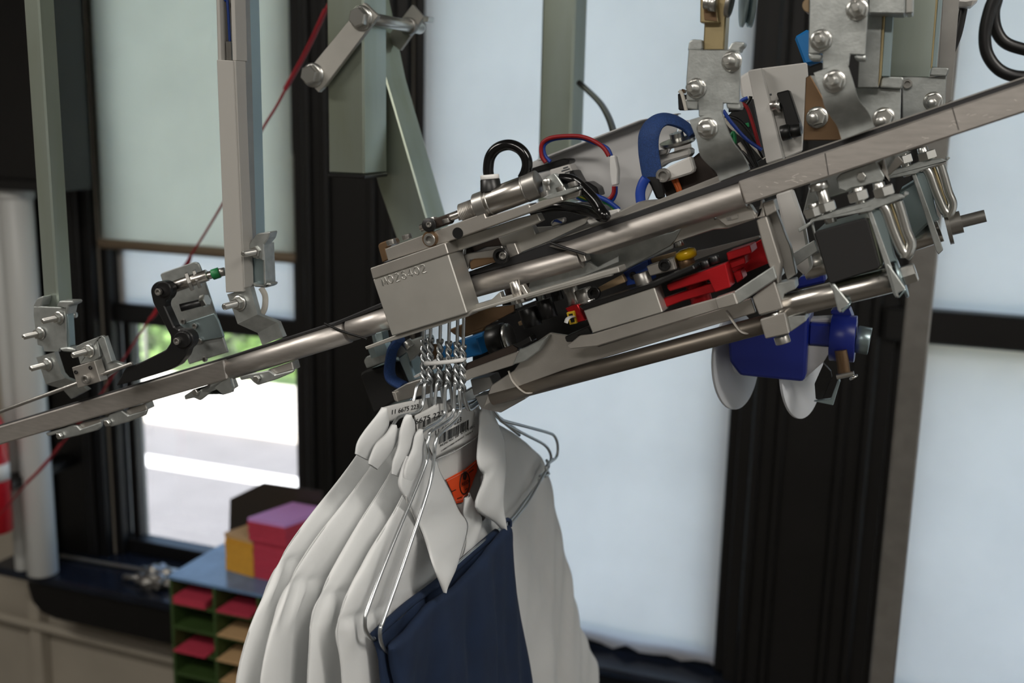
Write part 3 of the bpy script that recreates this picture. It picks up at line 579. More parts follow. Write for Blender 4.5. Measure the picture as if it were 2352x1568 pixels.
P('rear_bar', 'C 775,1040 780,955 1380,750 1540,710 1575,775 1500,812 1240,905 835,1042', YG+.020, .012, 'alu_mill', gu, .0006)
P('guide_plate', 'C 1208,915 1500,812 1530,885 1940,750 2010,725 1960,800 1650,950 1400,1050 1240,985', YG+.040, .010, 'alu_mill', gu, .0006)
P('guide_tongue', 'C 1270,970 1350,960 1390,1060 1310,1090', YG+.034, .008, 'alu', gu, .0006)
P('shadow_plate', 'C 835,1040 1230,905 1245,985 1100,1000 870,1105', YG+.046, .010, 'brown_dark', gu)  # dark brown sheet standing in for shade between the bars
P('filler_plate', 'C 860,1050 1240,900 1500,830 1960,800 2140,760 2000,900 1650,980 1400,1060 1240,1100 900,1200', .852, .004, 'steel_dull', gu)  # added sheet closing gaps where bright window light leaked through
P('spring_leaf', 'C 870,1085 950,1050 1150,1020 1240,985 1275,1070 1130,1095 970,1110 955,1190 890,1200', YG+.030, .003, 'steel_dull', gu, .0006)
P('rocker', 'C 960,1130 990,1100 1130,1090 1215,1095 1180,1130 970,1195', YG+.026, .008, 'bronze', gu, .001)
NU('cap_black', 'C 1250,1068', YG+.028, gu, 1.25); NU('cap', 'C 1258,1068', YG+.0235, gu, .6)
FA('cap', at(*Z('C 640,930')[0], YG+.0065), gu, 1.0, name='bushing'); put('bronze_bush', lathe_bm(at(*Z('C 635,925')[0], YG+.0064), at(*Z('C 635,925')[0], YG+.0064)+Vector((0, -.003, 0)), [(0, .0065), (.003, .0063), (.0031, .0045), (.001, .0044)], 20), 'bronze', gu, True, None, 40)
p = at(*Z('C 866,878')[0], YG+.0063); put('bored_hole', lathe_bm(p, p+Vector((0, -1, 0)), [(0, .0045), (.0006, .0045)], 20), 'black', gu)
for q in ('C 300,975', 'C 435,930'): FA('cap', at(*Z(q)[0], YG+.014), gu, .8, RAILN)
P('lever_cap', 'C 175,985 190,965 300,925 320,970 245,1010 265,1110 215,1135', YG+.040, .012, 'bronze', gu, .001)
P('clevis', 'C 590,780 780,712 800,760 790,800 620,855', YG+.010, .010, 'brown_dark', gu, .001)
put('pivot', lathe_bm(at(*Z('C 625,805')[0], YG+.010), at(*Z('C 625,805')[0], YG)+Vector((0, -.004, 0)), [(0, .0055), (.008, .0055), (.0084, .0046)], 20), 'black', gu, True, None, 40); FA('cap', at(*Z('C 622,803')[0], YG+.002), gu, .45)
ac = CP('air_cylinder', Z('C 1030,655')[0], Z('C 1560,455')[0], YG+.014, .0103, 'stainless', gu, n=32)
YCY = YG+.014
a, b_ = at(*Z('C 1030,655')[0], YCY), at(*Z('C 1560,455')[0], YCY); d = (b_-a).normalized(); L = (b_-a).length
for t, w in ((0.0, .17), (.80, .20)): put('end_cap', lathe_bm(a+d*L*t, b_, [(0, .0098), (.0006, .0106), (L*w, .0106), (L*w+.0004, .0099)], 32), 'steel_dull', ac, True, None, 40)
for t in (.21, .78): put('crimp_ring', lathe_bm(a+d*L*t, b_, [(0, .0103), (.0004, .0107), (.001, .0107), (.0014, .0103)], 32), 'steel_dull', ac, True, None, 40)
put('threaded_nose', lathe_bm(a-d*.014, a, [(0, .0068)]+[(k*.0014+o, r_) for k in range(9) for o, r_ in ((0.0003, .0074), (.0008, .0068))]+[(.0135, .0068)], 24), 'alu', ac, True, None, 60)
CY('piston_rod', a-d*.052, a-d*.012, .0032, 'stainless', ac)
put('rod_nut', lathe_bm(a-d*.046, a, [(0, .0056), (.0005, .0062), (.0035, .0062), (.004, .0056)], 6), 'zinc', ac); put('rod_nut', lathe_bm(a-d*.040, a, [(0, .0050), (.0005, .0056), (.003, .0056), (.0035, .005)], 6), 'steel_dull', ac)
for q in ('C 775,790', 'C 910,760', 'C 1085,790'): FA('cap', at(*Z(q)[0], YG+.012), gu, .7, RAILN, 'round_head_screw')
cv = P('rear_bracket', 'C 1585,430 1600,410 1690,365 1720,400 1740,430 1800,520 1780,545 1640,560 1600,560', YG+.008, .003, 'galv', gu, .0005); P('bracket_back', 'C 1660,400 1700,362 1740,390 1900,500 1850,520 1740,545', YG+.024, .003, 'galv', gu)
P('bracket_foot', 'C 1590,575 1640,548 1890,480 1900,500 1800,545 1640,590', YG+.006, .022, 'galv', gu, .0005)
for q in ('C 1620,560', 'C 1755,520', 'C 1860,480'): FA('cap', at(*Z(q)[0], YG+.010), gu, .75, RAILN, 'round_head_screw')
CP('clevis_pin', Z('C 1625,440')[0], Z('C 1625,435')[0], YG+.002, .0028, 'steel', gu, Y2=YG+.030); P('split_pin', 'C 1605,440 1660,415 1670,425 1645,470 1655,510 1620,515 1615,470', YG+.003, .002, 'steel_dull', gu)
hp = at(*Z('C 1150,520')[0], YCY); ht = at(*Z('C 1140,415')[0], YCY)
CY('hose_fitting', hp, ht, .0084, 'black', gu, 24, .0076); CY('release_collar', ht, ht+(ht-hp).normalized()*.0035, .0074, 'nylon', gu, 24)
TP('air_hose', 'C 1133,400 1125,330 1140,230 1190,160 1260,127 1330,125 1400,160 1445,220 1460,290 1445,360 1420,410', YCY, .0042, 'black_gloss', gu, 14)
TP('air_hose', 'C 1740,415 1830,420 1920,480 2020,580 2090,680 2130,735 2090,735 2020,700 1900,670 1780,650 1650,655 1500,690', [YG+.02, YG+.02, YG+.022, YG+.02, YG+.018, YG+.014, YG+.02, YG+.03, YG+.04, YG+.05, YG+.055, YG+.06], .0042, 'black_gloss', gu, 14)
P('valve_body', 'C 1480,720 1600,650 1900,620 2110,650 2160,745 1960,805 1540,890', .868, .02, 'black', gu, .002)
P('hose_clip', 'C 1965,770 2140,690 2240,670 2250,700 2060,790 1990,810', YG+.034, .006, 'white_plastic', gu, .001)
P('blue_head_screw', 'C 1655,785 1690,760 1770,745 1775,790 1670,830', YG+.040, .008, 'steel', gu, .001); P('blue_paint_mark', 'C 1670,800 1690,765 1710,760 1760,785 1750,795 1690,780', YG+.0392, .001, 'blue_plastic', gu, 0)
P('under_guide', 'C 980,1500 1150,1450 1225,1380 1240,1430 1460,1370 1470,1420 1010,1560', YG+.020, .008, 'alu_mill', gu); P('under_guide', 'C 1380,1330 1420,1320 1465,1395 1440,1420', YG+.018, .008, 'alu', gu); p = at(*Z('C 1365,1350')[0], YG+.020); CY('pin', p+RAILN*.006, p-RAILN*.012, .0045, 'stainless', gu)
P('wedge_plate', 'C 1460,1400 1480,1290 1990,1120 2060,1170 2240,1070 2240,1130 1740,1330', YG+.046, .003, 'galv', gu); P('hook_guard', [(1062, 714), (1180, 700), (1180, 716), (1110, 752), (1066, 770)], YG+.06, .004, 'bronze', gu)
# hinge foot at the left of the block
P('left_tube_stub', [(862, 765), (876, 762), (880, 785), (866, 790)], YG+.02, .012, 'zinc_blue', gu)

# ================================================================== transfer shuttle: the machine under and behind the rail
sh = root('sorting_machine', 'sloping sorting machine with red levers under the upper rail', 'machine', at(1500, 800, .85))
P('chute_back', 'F -200,1010 120,880 560,640 900,500 1300,420 1290,560 860,760 500,860 100,970', .865, .003, 'galv', sh, .0006)
P('cover_sheet', 'E 60,800 150,760 420,655 620,590 1020,437 1330,380 1345,440 1290,640 1170,900 1060,1150 830,1215 700,1200 400,1100 150,950', 1.00, .003, 'white_paint', sh, .0006)
P('cover_flange', 'E 1020,437 1050,430 1330,380 1330,372 1010,428 600,585 120,770 130,785', .985, .016, 'white_paint', sh, .0004)
P('front_plate', 'F 480,800 560,600 690,545 1100,470 1290,420 1390,368 1360,440 1270,540 1080,640 850,760 500,860 120,960 50,870', .835, .003, 'galv', sh, .0006)
P('chute_edge', 'F 0,960 560,815 720,775 770,770 765,800 700,815 0,1010', .818, .006, 'alu_mill', sh, .0005)
P('side_rail', 'F 1290,520 1370,370 1640,285 1650,310 1900,190 1945,180 1995,310 1760,390 1640,400 1400,480', .820, .005, 'alu', sh, .0006)
P('rail_tab', 'F 1640,285 1900,195 1960,225 2000,305 1745,370', .812, .004, 'alu', sh, .0006)
P('slot_mark', 'F 1745,300 1850,270 1850,300 1760,325', .8115, .001, 'steel_dull', sh, 0); P('slot_mark', 'F 1785,292 1840,275 1850,300 1795,315', .811, .001, 'alu', sh, 0)
P('saddle', 'F 1895,195 1920,180 1950,190 2000,265 2060,250 2035,150 2055,145 2080,290 2010,305 1985,300 1940,215', .812, .012, 'alu', sh, .0006)
P('upright_block', 'F 2005,320 2090,285 2215,690 2190,870 2110,700 2050,500', .810, .020, 'alu', sh, .0008)
P('upright_block', 'F 2055,175 2150,140 2180,240 2090,290', .812, .018, 'alu', sh, .0006)
P('upright_side', 'H 400,640 470,600 520,730 545,800 580,880 625,1090 555,1140', .828, .010, 'steel_dull', sh, .0006)
P('interior_shade_sheet', [(1085, 745), (1230, 690), (1360, 600), (1500, 540), (1760, 470), (1775, 690), (1640, 740), (1400, 815), (1240, 865), (1150, 880), (1085, 880)], .93, .004, 'black_matte', sh)  # black sheet painting the shaded inside and blocking window light behind
P('inner_shelf', 'F 1350,610 1600,560 2030,450 2040,470 1600,620 1430,680', .90, .006, 'steel_dull', sh)
P('red_slider', 'F 1235,870 1740,690 1785,895 1650,940 1600,830 1265,930 1240,905', .815, .022, 'red_anod', sh, .0007)
P('red_lever', 'F 1178,1000 1420,920 1640,850 1652,935 1380,1010 1205,1078', .822, .014, 'red_anod', sh, .0007)
P('red_step', 'F 1745,600 1950,532 1967,600 1762,668', .828, .030, 'red_anod', sh, .0007); P('red_step_lower', 'F 1765,668 1905,622 1915,690 1790,738', .833, .03, 'red_anod', sh, .0007); P('red_back_plate', 'F 1760,650 2050,480 2110,690 1890,780 1800,760', .868, .006, 'red_anod', sh, .0007)
P('red_tooth', 'F 1800,770 1870,745 1895,820 1840,860', .836, .02, 'red_anod', sh, .0007)
p = at(*Z('F 1470,940')[0], .818); CY('red_boss', p+RAILN*.008+Vector((0, .016, 0)), p-RAILN*.010+Vector((0, .016, 0)), .0085, 'red_anod', sh)
P('red_switch_body', 'F 365,1075 470,1040 540,1180 460,1200', .826, .014, 'red_anod', sh); P('yellow_socket', 'F 375,1112 440,1098 467,1205 405,1218', .823, .004, 'yellow_plastic', sh, .0004); P('socket_hole', 'F 395,1125 428,1118 448,1190 418,1198', .8228, .001, 'black', sh, 0)
TP('grey_ribbon', 'F 435,1145 410,1150 385,1165 372,1200', [.823, .816, .813, .812], .0022, 'nylon', sh, 6, 4, flat=.0008)
P('grip_block', 'F 522,1092 1130,895 1203,1110 600,1290', .806, .022, 'alu_mill', sh, .0008); P('grip_pad', 'F 480,1058 1070,872 1460,700 1480,740 1130,893 522,1092', .805, .026, 'black', sh, .0008)
P('grip_foot', 'F 360,1320 500,1260 560,1230 600,1292 480,1310 490,1360 375,1365', .812, .018, 'black', sh, .0008)
P('tray_lip', 'F 485,1312 600,1298 1205,1115 1645,992 1810,935 1845,1045 1665,1090 640,1400 600,1405 410,1425 380,1400', .803, .004, 'alu', sh, .0008)
P('tray_end', 'F 1645,992 1812,935 1850,1043 1675,1088', .8005, .012, 'alu', sh, .001); P('tray_wing', 'F 1812,935 2150,712 2183,820 1848,1045', .806, .010, 'galv', sh, .0008)
P('under_sheet', [(1110, 935), (1128, 885), (1180, 850), (1222, 792), (1262, 764), (1330, 775), (1375, 795), (1645, 712), (1725, 684), (1736, 718), (1300, 848), (1180, 892)], .822, .004, 'alu', sh, .0006)
CP('cross_tube', (1130, 912), (1765, 742), .828, .0072, 'tube_dull', sh, n=28)
CP('cross_tube', (1790, 707), (2062, 639), .822, .0093, 'stainless', sh, n=32)
TP('cable_tie', 'F 1745,1095 1800,1180 1860,1260 1900,1285 1935,1280', [.8205, .8195, .8195, .8195, .824], .0020, 'tie_clear', sh, 8, 6, flat=.0006)
TP('cable_tie', 'D 1300,640 1330,720 1390,790 1450,830 1500,822', [.8205, .8195, .8195, .8195, .824], .0020, 'tie_clear', sh, 8, 6, flat=.0006)
cb1 = P('clamp_block', 'I 625,460 815,320 890,555 685,610', .808, .024, 'alu', sh, .0008); P('clamp_block', 'I 690,650 905,585 945,770 740,815', .808, .024, 'alu', sh, .0008)
P('clamp_side', 'I 820,320 850,340 990,310 1000,385 900,430 880,500', .815, .02, 'galv', sh); P('clamp_side', 'I 925,620 1080,615 1090,660 955,755', .816, .02, 'galv', sh)
p = at(*Z('I 875,790')[0], .818); FA('cap', p, sh, 1.15, -RAILN); CY('tie_screw', at(*Z('I 820,590')[0], .812), at(*Z('I 820,590')[0], .812)-RAILN*.014, .003, 'steel', sh)
p = at(*Z('I 1890,285')[0], .822); e = at(*Z('I 1985,255')[0], .822); d = (e-p).normalized()
put('end_washer', lathe_bm(p, e, [(0, .0150), (.0005, .0156), (.0016, .0156), (.002, .015)], 32), 'zinc_blue', sh, True, None, 40); put('end_bolt', lathe_bm(p+d*.002, e, [(0, .0068), (.0005, .0074), (.009, .0074), (.0098, .0064)], 6), 'steel', sh)
# small mechanisms in the dark
P('blue_block', 'F 860,770 1005,690 1080,655 1100,840 890,882', .850, .02, 'blue_plastic', sh, .0006); FA('cap_black', at(*Z('F 952,790')[0], .8499), sh, .55)
P('steel_cube', 'F 1060,715 1285,640 1310,745 1095,800', .836, .016, 'alu', sh, .0008); FA('cap_black', at(*Z('F 1225,700')[0], .836), sh, .95); P('steel_cube_side', 'F 1285,638 1300,632 1325,735 1310,748', .837, .02, 'steel', sh)
put('yellow_knob', lathe_bm(at(*Z('F 1390,565')[0], .845)+RAILN*.0, at(*Z('F 1390,565')[0], .845)-RAILN*.02, [(0, .004), (.0015, .0078), (.004, .0086), (.0075, .0078), (.009, .004)], 20), 'brass_yellow', sh, True); p = at(*Z('F 1350,545')[0], .845); CY('knob_nut', p, p+RAILN*.009, .0045, 'steel', sh, 6); p = at(*Z('F 1395,640')[0], .846); CY('knob_base', p, p-RAILN*.009, .0065, 'bronze', sh); P('yellow_tape', 'F 1095,650 1310,590 1330,625 1110,690', .856, .004, 'tan', sh)
P('tan_arm', 'F 575,935 850,785 885,850 640,945', .842, .008, 'tan', sh, .0006); FA('cap_black', at(*Z('F 625,940')[0], .841), sh, 1.0)
P('tan_arm', 'L 640,820 900,720 1080,690 1090,735 660,875', .845, .006, 'tan', sh, .0006)
for q, m_, r_ in (('F 1035,830', 'steel_dull', .0068), ('F 535,965', 'steel_dull', .007), ('F 200,1060', 'black', .0075), ('F 420,935', 'steel_dull', .006), ('F 60,1130', 'black', .008), ('F 1340,1130', 'black', .004)):
    p = at(*Z(q)[0], .842); CY('roller', p+RAILN*.006, p-RAILN*.010, r_, m_, sh)
for q in ('F 540,1010', 'F 1045,870'): p = at(*Z(q)[0], .838); put('roller_flange', lathe_bm(p, p-RAILN, [(0, .009), (.0012, .0092)], 24), 'steel', sh)
for q in ('F 1580,730', 'F 1655,690'): p = at(*Z(q)[0], .825); CY('set_screw', p, p+RAILN*.006, .004, 'black', sh)
P('blue_glint_block', 'L 815,660 850,655 870,700 940,670 945,700 850,735', .86, .006, 'blue_tape', sh)
for k in range(26):
    x, y = random.uniform(200, 1300), random.uniform(0, 330); x0q, y0q = Z('L %f,%f' % (x, 900-.28*x-random.uniform(60, 330)))[0]; p = at(x0q, y0q, .875+random.uniform(0, .03)); m_ = random.choice(['steel_dull', 'black', 'black', 'galv', 'brown_dark'])
    if k % 2: CY('spacer', p+RAILN*random.uniform(.003, .008), p-RAILN*random.uniform(.003, .008), random.uniform(.002, .006), m_, sh, 14)
    else: q_ = [p, p+RAILD*random.uniform(.01, .03), p+RAILD*.015+RAILN*random.uniform(.004, .01), p+RAILN*.008]; put('link_plate', prism_bm(q_, (0, .004, 0), .0004), m_, sh)
P('lower_ramp', 'D 300,820 420,750 760,640 890,650 880,760 640,830 340,910', .818, .014, 'steel_dull', sh, .0008); P('ramp_black_end', 'D 1330,420 1480,340 1500,390 1390,450', .814, .012, 'black', sh, .0006); P('ramp_nose', 'D 1330,590 1390,455 1420,450 1640,340 1560,470 1440,560', .812, .010, 'galv', sh, .0008); P('ramp_top', 'D 885,600 1000,555 1340,415 1380,455 1360,480 890,655', .815, .010, 'brown_dark', sh, .0006); P('ramp_front', 'D 885,655 1365,478 1385,470 1335,595 1000,700 880,755', .812, .006, 'alu', sh, .0006); P('ramp_end_tip', 'D 295,820 330,825 350,910 320,895', .815, .02, 'alu', sh)
P('left_tray', 'D 480,690 600,620 700,560 720,590 640,640 500,705', .86, .006, 'white_plastic', sh); P('grey_flap', 'D 510,450 600,415 700,410 740,600 560,600', .905, .004, 'bronze', sh, .002)
P('blue_cover', 'D 690,450 1080,310 1085,350 1030,370 1070,500 930,535 720,570', .900, .02, 'blue_tape', sh, .001); p = at(*Z('D 1150,390')[0], .87); q_ = at(*Z('D 1280,360')[0], .87); CY('black_motor', p, q_, .014, 'black', sh, 24); CY('motor_ring', q_, q_+(q_-p).normalized()*.004, .0125, 'steel', sh, 24)
P('curved_guard', 'D 780,290 900,240 1130,110 1160,150 1080,300 900,360 830,330', .885, .003, 'bronze', sh, .001)
P('tube_stop', 'D 970,715 1140,690 1180,780 1000,850', .835, .02, 'steel_dull', sh); P('tube_stop', 'D 1010,860 1180,830 1440,840 1445,880 1230,1000 1060,960', .832, .02, 'steel_dull', sh, .0006)
# electronics and wiring behind the upper rail
P('black_bracket', 'E 60,850 350,760 400,770 400,800 240,855 90,895', .965, .02, 'black', sh, .001); P('relay', 'E 230,860 400,810 440,900 430,930 330,950 240,910', .955, .02, 'white_plastic', sh, .001); P('relay_black', 'E 400,870 440,860 500,970 560,960 640,1010 660,1080 470,1100 400,950', .952, .02, 'black', sh, .001)
for q in ('E 350,845 390,832', 'E 335,870 405,848', 'E 365,885 415,868'): TP('printed_line', q, .9548, .0006, 'print_grey', sh, 5, 1)
TP('wire_bundle', 'E 200,795 165,740 160,660 190,610 260,580 380,568 500,572 600,605 690,665 740,740', .955, .0019, 'wire_red', sh); TP('wire_bundle', 'E 240,790 195,740 180,670 205,625 270,595 380,582 500,586 600,620 720,670 760,740', .958, .0019, 'wire_blue', sh)
P('wire_connector', 'E 745,740 795,735 820,860 815,985 765,1000 750,900', .950, .008, 'nylon', sh, .001)
TP('wire_bundle', 'E 785,1000 780,1060 740,1110 660,1120', .950, .0019, 'wire_red', sh); TP('wire_bundle', 'E 800,1000 795,1070 750,1130 640,1100', .952, .0019, 'wire_blue', sh)
for m_, dy in (('wire_blue', 0), ('wire_green', 18), ('wire_yellow', 32), ('wire_green', 44), ('wire_blue', 60)): TP('loom_wire', [(z[0], z[1]+dy/3.733) for z in Z('E 470,1030 540,1060 640,1085 740,1130 830,1200')], .945+dy*.0002, .0021, m_, sh)
bl = TP('braided_sleeve', 'E 1470,560 1400,490 1310,440 1210,425 1130,470 1085,560 1080,680 1095,800 1120,930', [.94, .94, .935, .93, .925, .92, .92, .92, .92], .0115, 'braid', sh, 14, flat=.004)
TP('blue_cable', 'E 1060,930 1030,980 1010,1060 1020,1170', .90, .0042, 'wire_blue', sh); P('black_sleeve', 'E 1045,920 1180,925 1210,1110 1150,1120 1090,980', .905, .01, 'black_matte', sh, .002)
P('motor_housing', 'E 1160,940 1480,740 1520,700 1640,840 1690,950 1240,1110', .93, .07, 'brown_dark', sh, .002); TP('orange_wire', 'E 1290,940 1330,1020 1345,1080', .922, .0018, 'wire_orange', sh); TP('orange_wire', 'E 1315,930 1345,1010 1362,1065', .922, .0018, 'wire_orange', sh)
P('switch_plate', 'E 1170,905 1250,830 1440,740 1475,860 1450,890 1200,970 1175,950', .912, .012, 'white_plastic', sh, .0015); FA('cap', at(*Z('E 1215,905')[0], .912), sh, 1.2)
a = at(*Z('E 1340,640')[0], .935); put('pulley_disc', lathe_bm(a, a+Vector((-.25, -.2, 1)), [(0, .014), (.002, .016), (.004, .016), (.006, .006), (.010, .006)], 28), 'steel', sh, True, None, 40); P('pulley_mount', 'E 1150,740 1240,720 1330,690 1440,665 1440,740 1230,800 1160,850', .93, .02, 'white_plastic', sh, .002); P('link_arm', 'E 1140,700 1160,690 1240,680 1230,720 1150,745', .922, .006, 'steel_dull', sh)
P('white_panel_gap', 'E 1300,640 1330,560 1345,440 1420,430 1450,700 1300,720', .99, .003, 'white_plastic', sh)
P('rail_carrier', 'E 830,1215 1000,1130 1150,1120 1700,900 1700,960 1100,1180 880,1290 720,1310 560,1290', .87, .02, 'alu', sh, .001)
for m_, pts in (('black', 'G 455,735 540,760 620,850 700,1000'), ('black', 'G 480,700 560,690 610,640 620,610'), ('wire_blue', 'G 445,700 500,780 590,880 690,950'), ('wire_white', 'G 450,730 490,800 600,890 705,1005'), ('black', 'G 560,960 600,1000 640,1060'), ('wire_red', 'G 540,660 600,690 680,950'), ('wire_white', 'G 545,905 580,960 600,1040'), ('wire_green', 'G 490,870 510,840 520,900 500,930'), ('wire_blue', 'G 600,620 560,640 540,680'), ('black', 'G 580,880 620,960 660,1060'), ('black', 'G 520,920 560,1000 580,1060')):
    TP('loom_wire', pts, random.uniform(.88, .93), .0015, m_, sh)
P('controller_board', 'G 450,760 560,640 625,620 700,1000 560,1090 470,900', .95, .01, 'black_matte', sh, .001); P('indicator', 'G 575,785 605,775 610,805 580,812', .9485, .002, 'wire_green', sh)
P('green_terminal', 'G 485,860 520,835 525,885 500,915', .925, .006, 'wire_green', sh); P('black_sensor', 'G 155,590 200,600 290,640 290,695 160,700', .86, .014, 'black', sh, .001); TP('sensor_lead', 'G 165,575 185,600 210,700', .855, .0014, 'wire_white', sh); P('sensor_cap', 'G 165,570 195,558 205,585 180,600', .858, .01, 'bronze', sh, .002)
# ------------------------------------------------------------------ white control box
wb = root('control_box', 'white control box with black connector behind the upper rail', 'control box', at(1800, 400, .9))
P('box_edge', 'G 600,450 615,443 690,430 830,1005 720,1040', .885, .012, 'white_plastic', wb, .002); P('box_panel', 'G 680,432 860,410 975,395 985,520 960,700 945,960 835,1005', .893, .004, 'white_plastic', wb, .001); P('box_back', 'G 540,490 620,443 680,700 560,620', .96, .01, 'white_plastic', wb, .002)
P('box_lower', 'G 775,1225 880,1195 960,1420 1010,1700 960,1750 905,1700 820,1430', .89, .012, 'white_plastic', wb, .002)
P('connector_body', 'T 1130,150 1280,112 1432,570 1425,640 1280,690 1245,520 1200,330', .880, .012, 'black', wb, .001); CP('connector_knob', Z('T 1190,630')[0], Z('T 1300,600')[0], .877, .0060, 'black', wb, n=24); CP('knob_body', Z('T 1270,610')[0], Z('T 1420,580')[0], .878, .0052, 'black', wb, n=20); CP('plug_pin', Z('T 1060,305')[0], Z('T 1190,285')[0], .886, .0040, 'stainless', wb, n=20); CP('plug_ring', Z('T 1140,310')[0], Z('T 1185,300')[0], .885, .0052, 'steel', wb, n=20)
TP('printed_mark', 'G 722,605 752,598', .8930, .0008, 'print_grey', wb, 5, 1); TP('printed_mark', 'G 722,610 724,600', .8930, .0008, 'print_grey', wb, 5, 1)
P('blue_bag', 'G 893,235 985,180 1080,360 1070,395 960,412', .99, .03, 'blue_tape', wb, .002); P('black_hood', 'G 945,470 990,420 1075,390 1080,440 1030,480 960,490', .96, .03, 'black', wb, .002); P('small_plug', 'G 920,575 965,558 970,640 930,650', .91, .02, 'black', wb)
# ------------------------------------------------------------------ right hand rail brackets
def rail_bracket(label, plate, ears, arm, arm_lo, edge, nuts, Y, long=()):
    o = root('rail_bracket', label, 'bracket', at(*Z(plate)[0], Y), 'rail hanger brackets')
    P('clamp_plate', plate, Y, .003, 'galv', o, .0006)
    for e in ears: P('rolled_ear', e, Y+.001, .014, 'galv', o, .0018, seg=2)
    strip('bent_arm', arm, arm_lo, [Y-.010, Y-.010, Y-.008, Y+.002, Y+.010, Y+.011], .005, 'galv', o)
    for q in nuts: NU('nut', q, Y-.0005, o, 1.02)
    return o
b1 = rail_bracket('bent steel rail bracket under the turned buckle rod', 'G 225,310 318,315 470,315 548,320 555,420 545,660 445,655 440,720 290,740 285,640 210,640 210,500',
    ('G 218,320 228,262 250,248 312,252 316,310 300,318', 'G 470,318 495,275 520,262 580,268 572,295 552,310 550,330', 'G 203,630 215,690 280,698 290,650 285,636', 'G 460,655 470,690 550,698 558,680 545,640'),
    'T 105,470 190,690 235,880 330,995 425,1085 465,1190', 'T 480,355 555,590 630,745 735,880 790,985 815,1055', '', ('G 500,390 275,560',), .800)
NU('nut', 'G 345,812', .789, b1, 1.05)
b2 = rail_bracket('bent steel rail bracket at the thick channel, upper right', 'G 992,-60 1360,-60 1362,60 1345,350 1250,345 1240,420 1075,440 1075,340 985,340',
    ('G 980,330 990,385 1060,388 1080,345', 'G 1270,345 1285,385 1350,388 1352,345'),
    'N 240,820 320,1040 370,1220 445,1335 505,1425 555,1575', 'N 610,695 690,940 740,1110 845,1250 890,1340 920,1430', '', ('G 1295,60 1065,255',), .786)
NU('nut', 'G 1150,515', .775, b2, 1.05)
# turnbuckle rod with pulley over bracket 1
tb = root('pulley_rod', 'brass coloured square rod with steel pulley at the top', 'pulley', at(1645, 100, .81))
vbox('square_rod', 1616, 1665, 80, .806, .016, at(1640, 116, .806).z, 3.3, 'zinc_gold', tb, .001)
P('rod_sleeve', 'G 300,-60 405,-60 420,145 297,145', .800, .022, 'zinc_gold', tb, .0008); P('copper_label', 'G 320,55 395,60 405,135 325,125', .7992, .0008, 'bronze', tb, 0)
a = at(*Z('G 450,20')[0], .800); put('pulley_wheel', lathe_bm(a+Vector((.012, -.003, .016)), a+Vector((1, .25, .016)), [(0, .020), (.001, .0325), (.002, .0330), (.003, .0325), (.0045, .0290), (.006, .0325), (.008, .033), (.009, .0325), (.0095, .024), (.0075, .023), (.007, .010), (.0095, .0095), (.0095, .001)], 40), 'zinc_blue', tb, True, None, 40)
CP('pulley_nut', Z('G 360,20')[0], Z('G 400,25')[0], .795, .0062, 'steel', tb, n=6); CP('pulley_bolt', Z('G 322,15')[0], Z('G 362,18')[0], .795, .0045, 'steel', tb)
CP('pulley_hub', Z('G 470,20')[0], Z('G 500,25')[0], .795, .0095, 'steel_dull', tb, n=24)
# columns and plates behind bracket 2
uc = root('steel_channel', 'galvanised channel post behind the upper right bracket', 'post', at(2030, 170, .85))
P('channel_front', 'N 830,150 1015,155 965,985 735,985 745,690', .835, .004, 'galv', uc); P('channel_lip', 'N 1015,155 1045,155 1000,860 962,985', .835, .010, 'zinc_gold', uc); P('channel_side', 'N 1045,155 1140,160 1095,860 1000,860', .838, .012, 'zinc_blue', uc); P('cross_head', 'N 850,-60 1270,-60 1265,158 850,152', .815, .03, 'galv', uc, .001); P('cross_head_end', 'N 1270,-60 1362,-60 1358,150 1268,158', .817, .03, 'steel', uc, .001)
vbox('channel_upper', 2000, 2076, -10, .818, .026, at(2030, -11, .818).z, 3.3, 'galv', uc); vbox('channel_upper', 1886, 1982, -10, .7895, .014, at(1930, 20, .79).z, 3.3, 'zinc', uc); P('round_spacer', zz('G', circ(990, 35, 46, 90, 270, 10)), .80, .02, 'tan', uc)
u2 = root('steel_channel', 'zinc channel post farther back at the upper right', 'post', at(2120, 170, .95))
P('channel_front', 'N 1140,-60 1625,-60 1560,770 1540,870 1095,860', .930, .004, 'zinc', u2); P('channel_lip', 'N 1610,-60 1640,-60 1575,750 1550,790', .930, .012, 'zinc_gold', u2); P('channel_side', 'N 1640,-60 1695,-60 1625,760 1568,760', .932, .014, 'zinc_blue', u2); vbox('channel_upper', 2056, 2150, -5, .9305, .014, at(2100, -11, .93).z, 3.3, 'zinc', u2); P('rear_flange', 'N 1695,-60 1885,-60 1790,1130 1720,1180 1640,760', 1.0, .004, 'steel_dull', u2)
cbk = root('support_bracket', 'wide steel bracket plates joining the channels to the machine', 'bracket', at(2000, 250, .85))
P('front_bracket', 'N 150,870 200,845 300,850 560,1020 720,985 1000,990 1225,1000 1215,1340 1205,1420 900,1568 400,1568 120,1568', .845, .003, 'galv', cbk, .0006); P('bracket_ear', 'N 985,985 1000,880 1030,860 1240,865 1255,890 1225,1000', .840, .012, 'galv', cbk, .002, seg=2)
P('brown_bracket', 'N 150,870 200,845 310,1040 520,1430 560,1580 120,1580', .838, .003, 'bronze', cbk, .0006)
P('rear_bracket', 'N 1235,870 1300,860 1545,870 1735,850 1720,1180 1240,1400', .895, .003, 'galv', cbk, .0006); P('bracket_ear', 'N 1540,850 1560,770 1590,755 1745,760 1770,780 1735,860', .89, .012, 'galv', cbk, .002, seg=2)
P('bracket_skirt', 'G 1000,1150 1300,1010 1470,960 1640,960 1545,1000 1470,1110 1260,1210 1010,1290 980,1400 950,1350', .850, .003, 'galv', cbk, .0006)
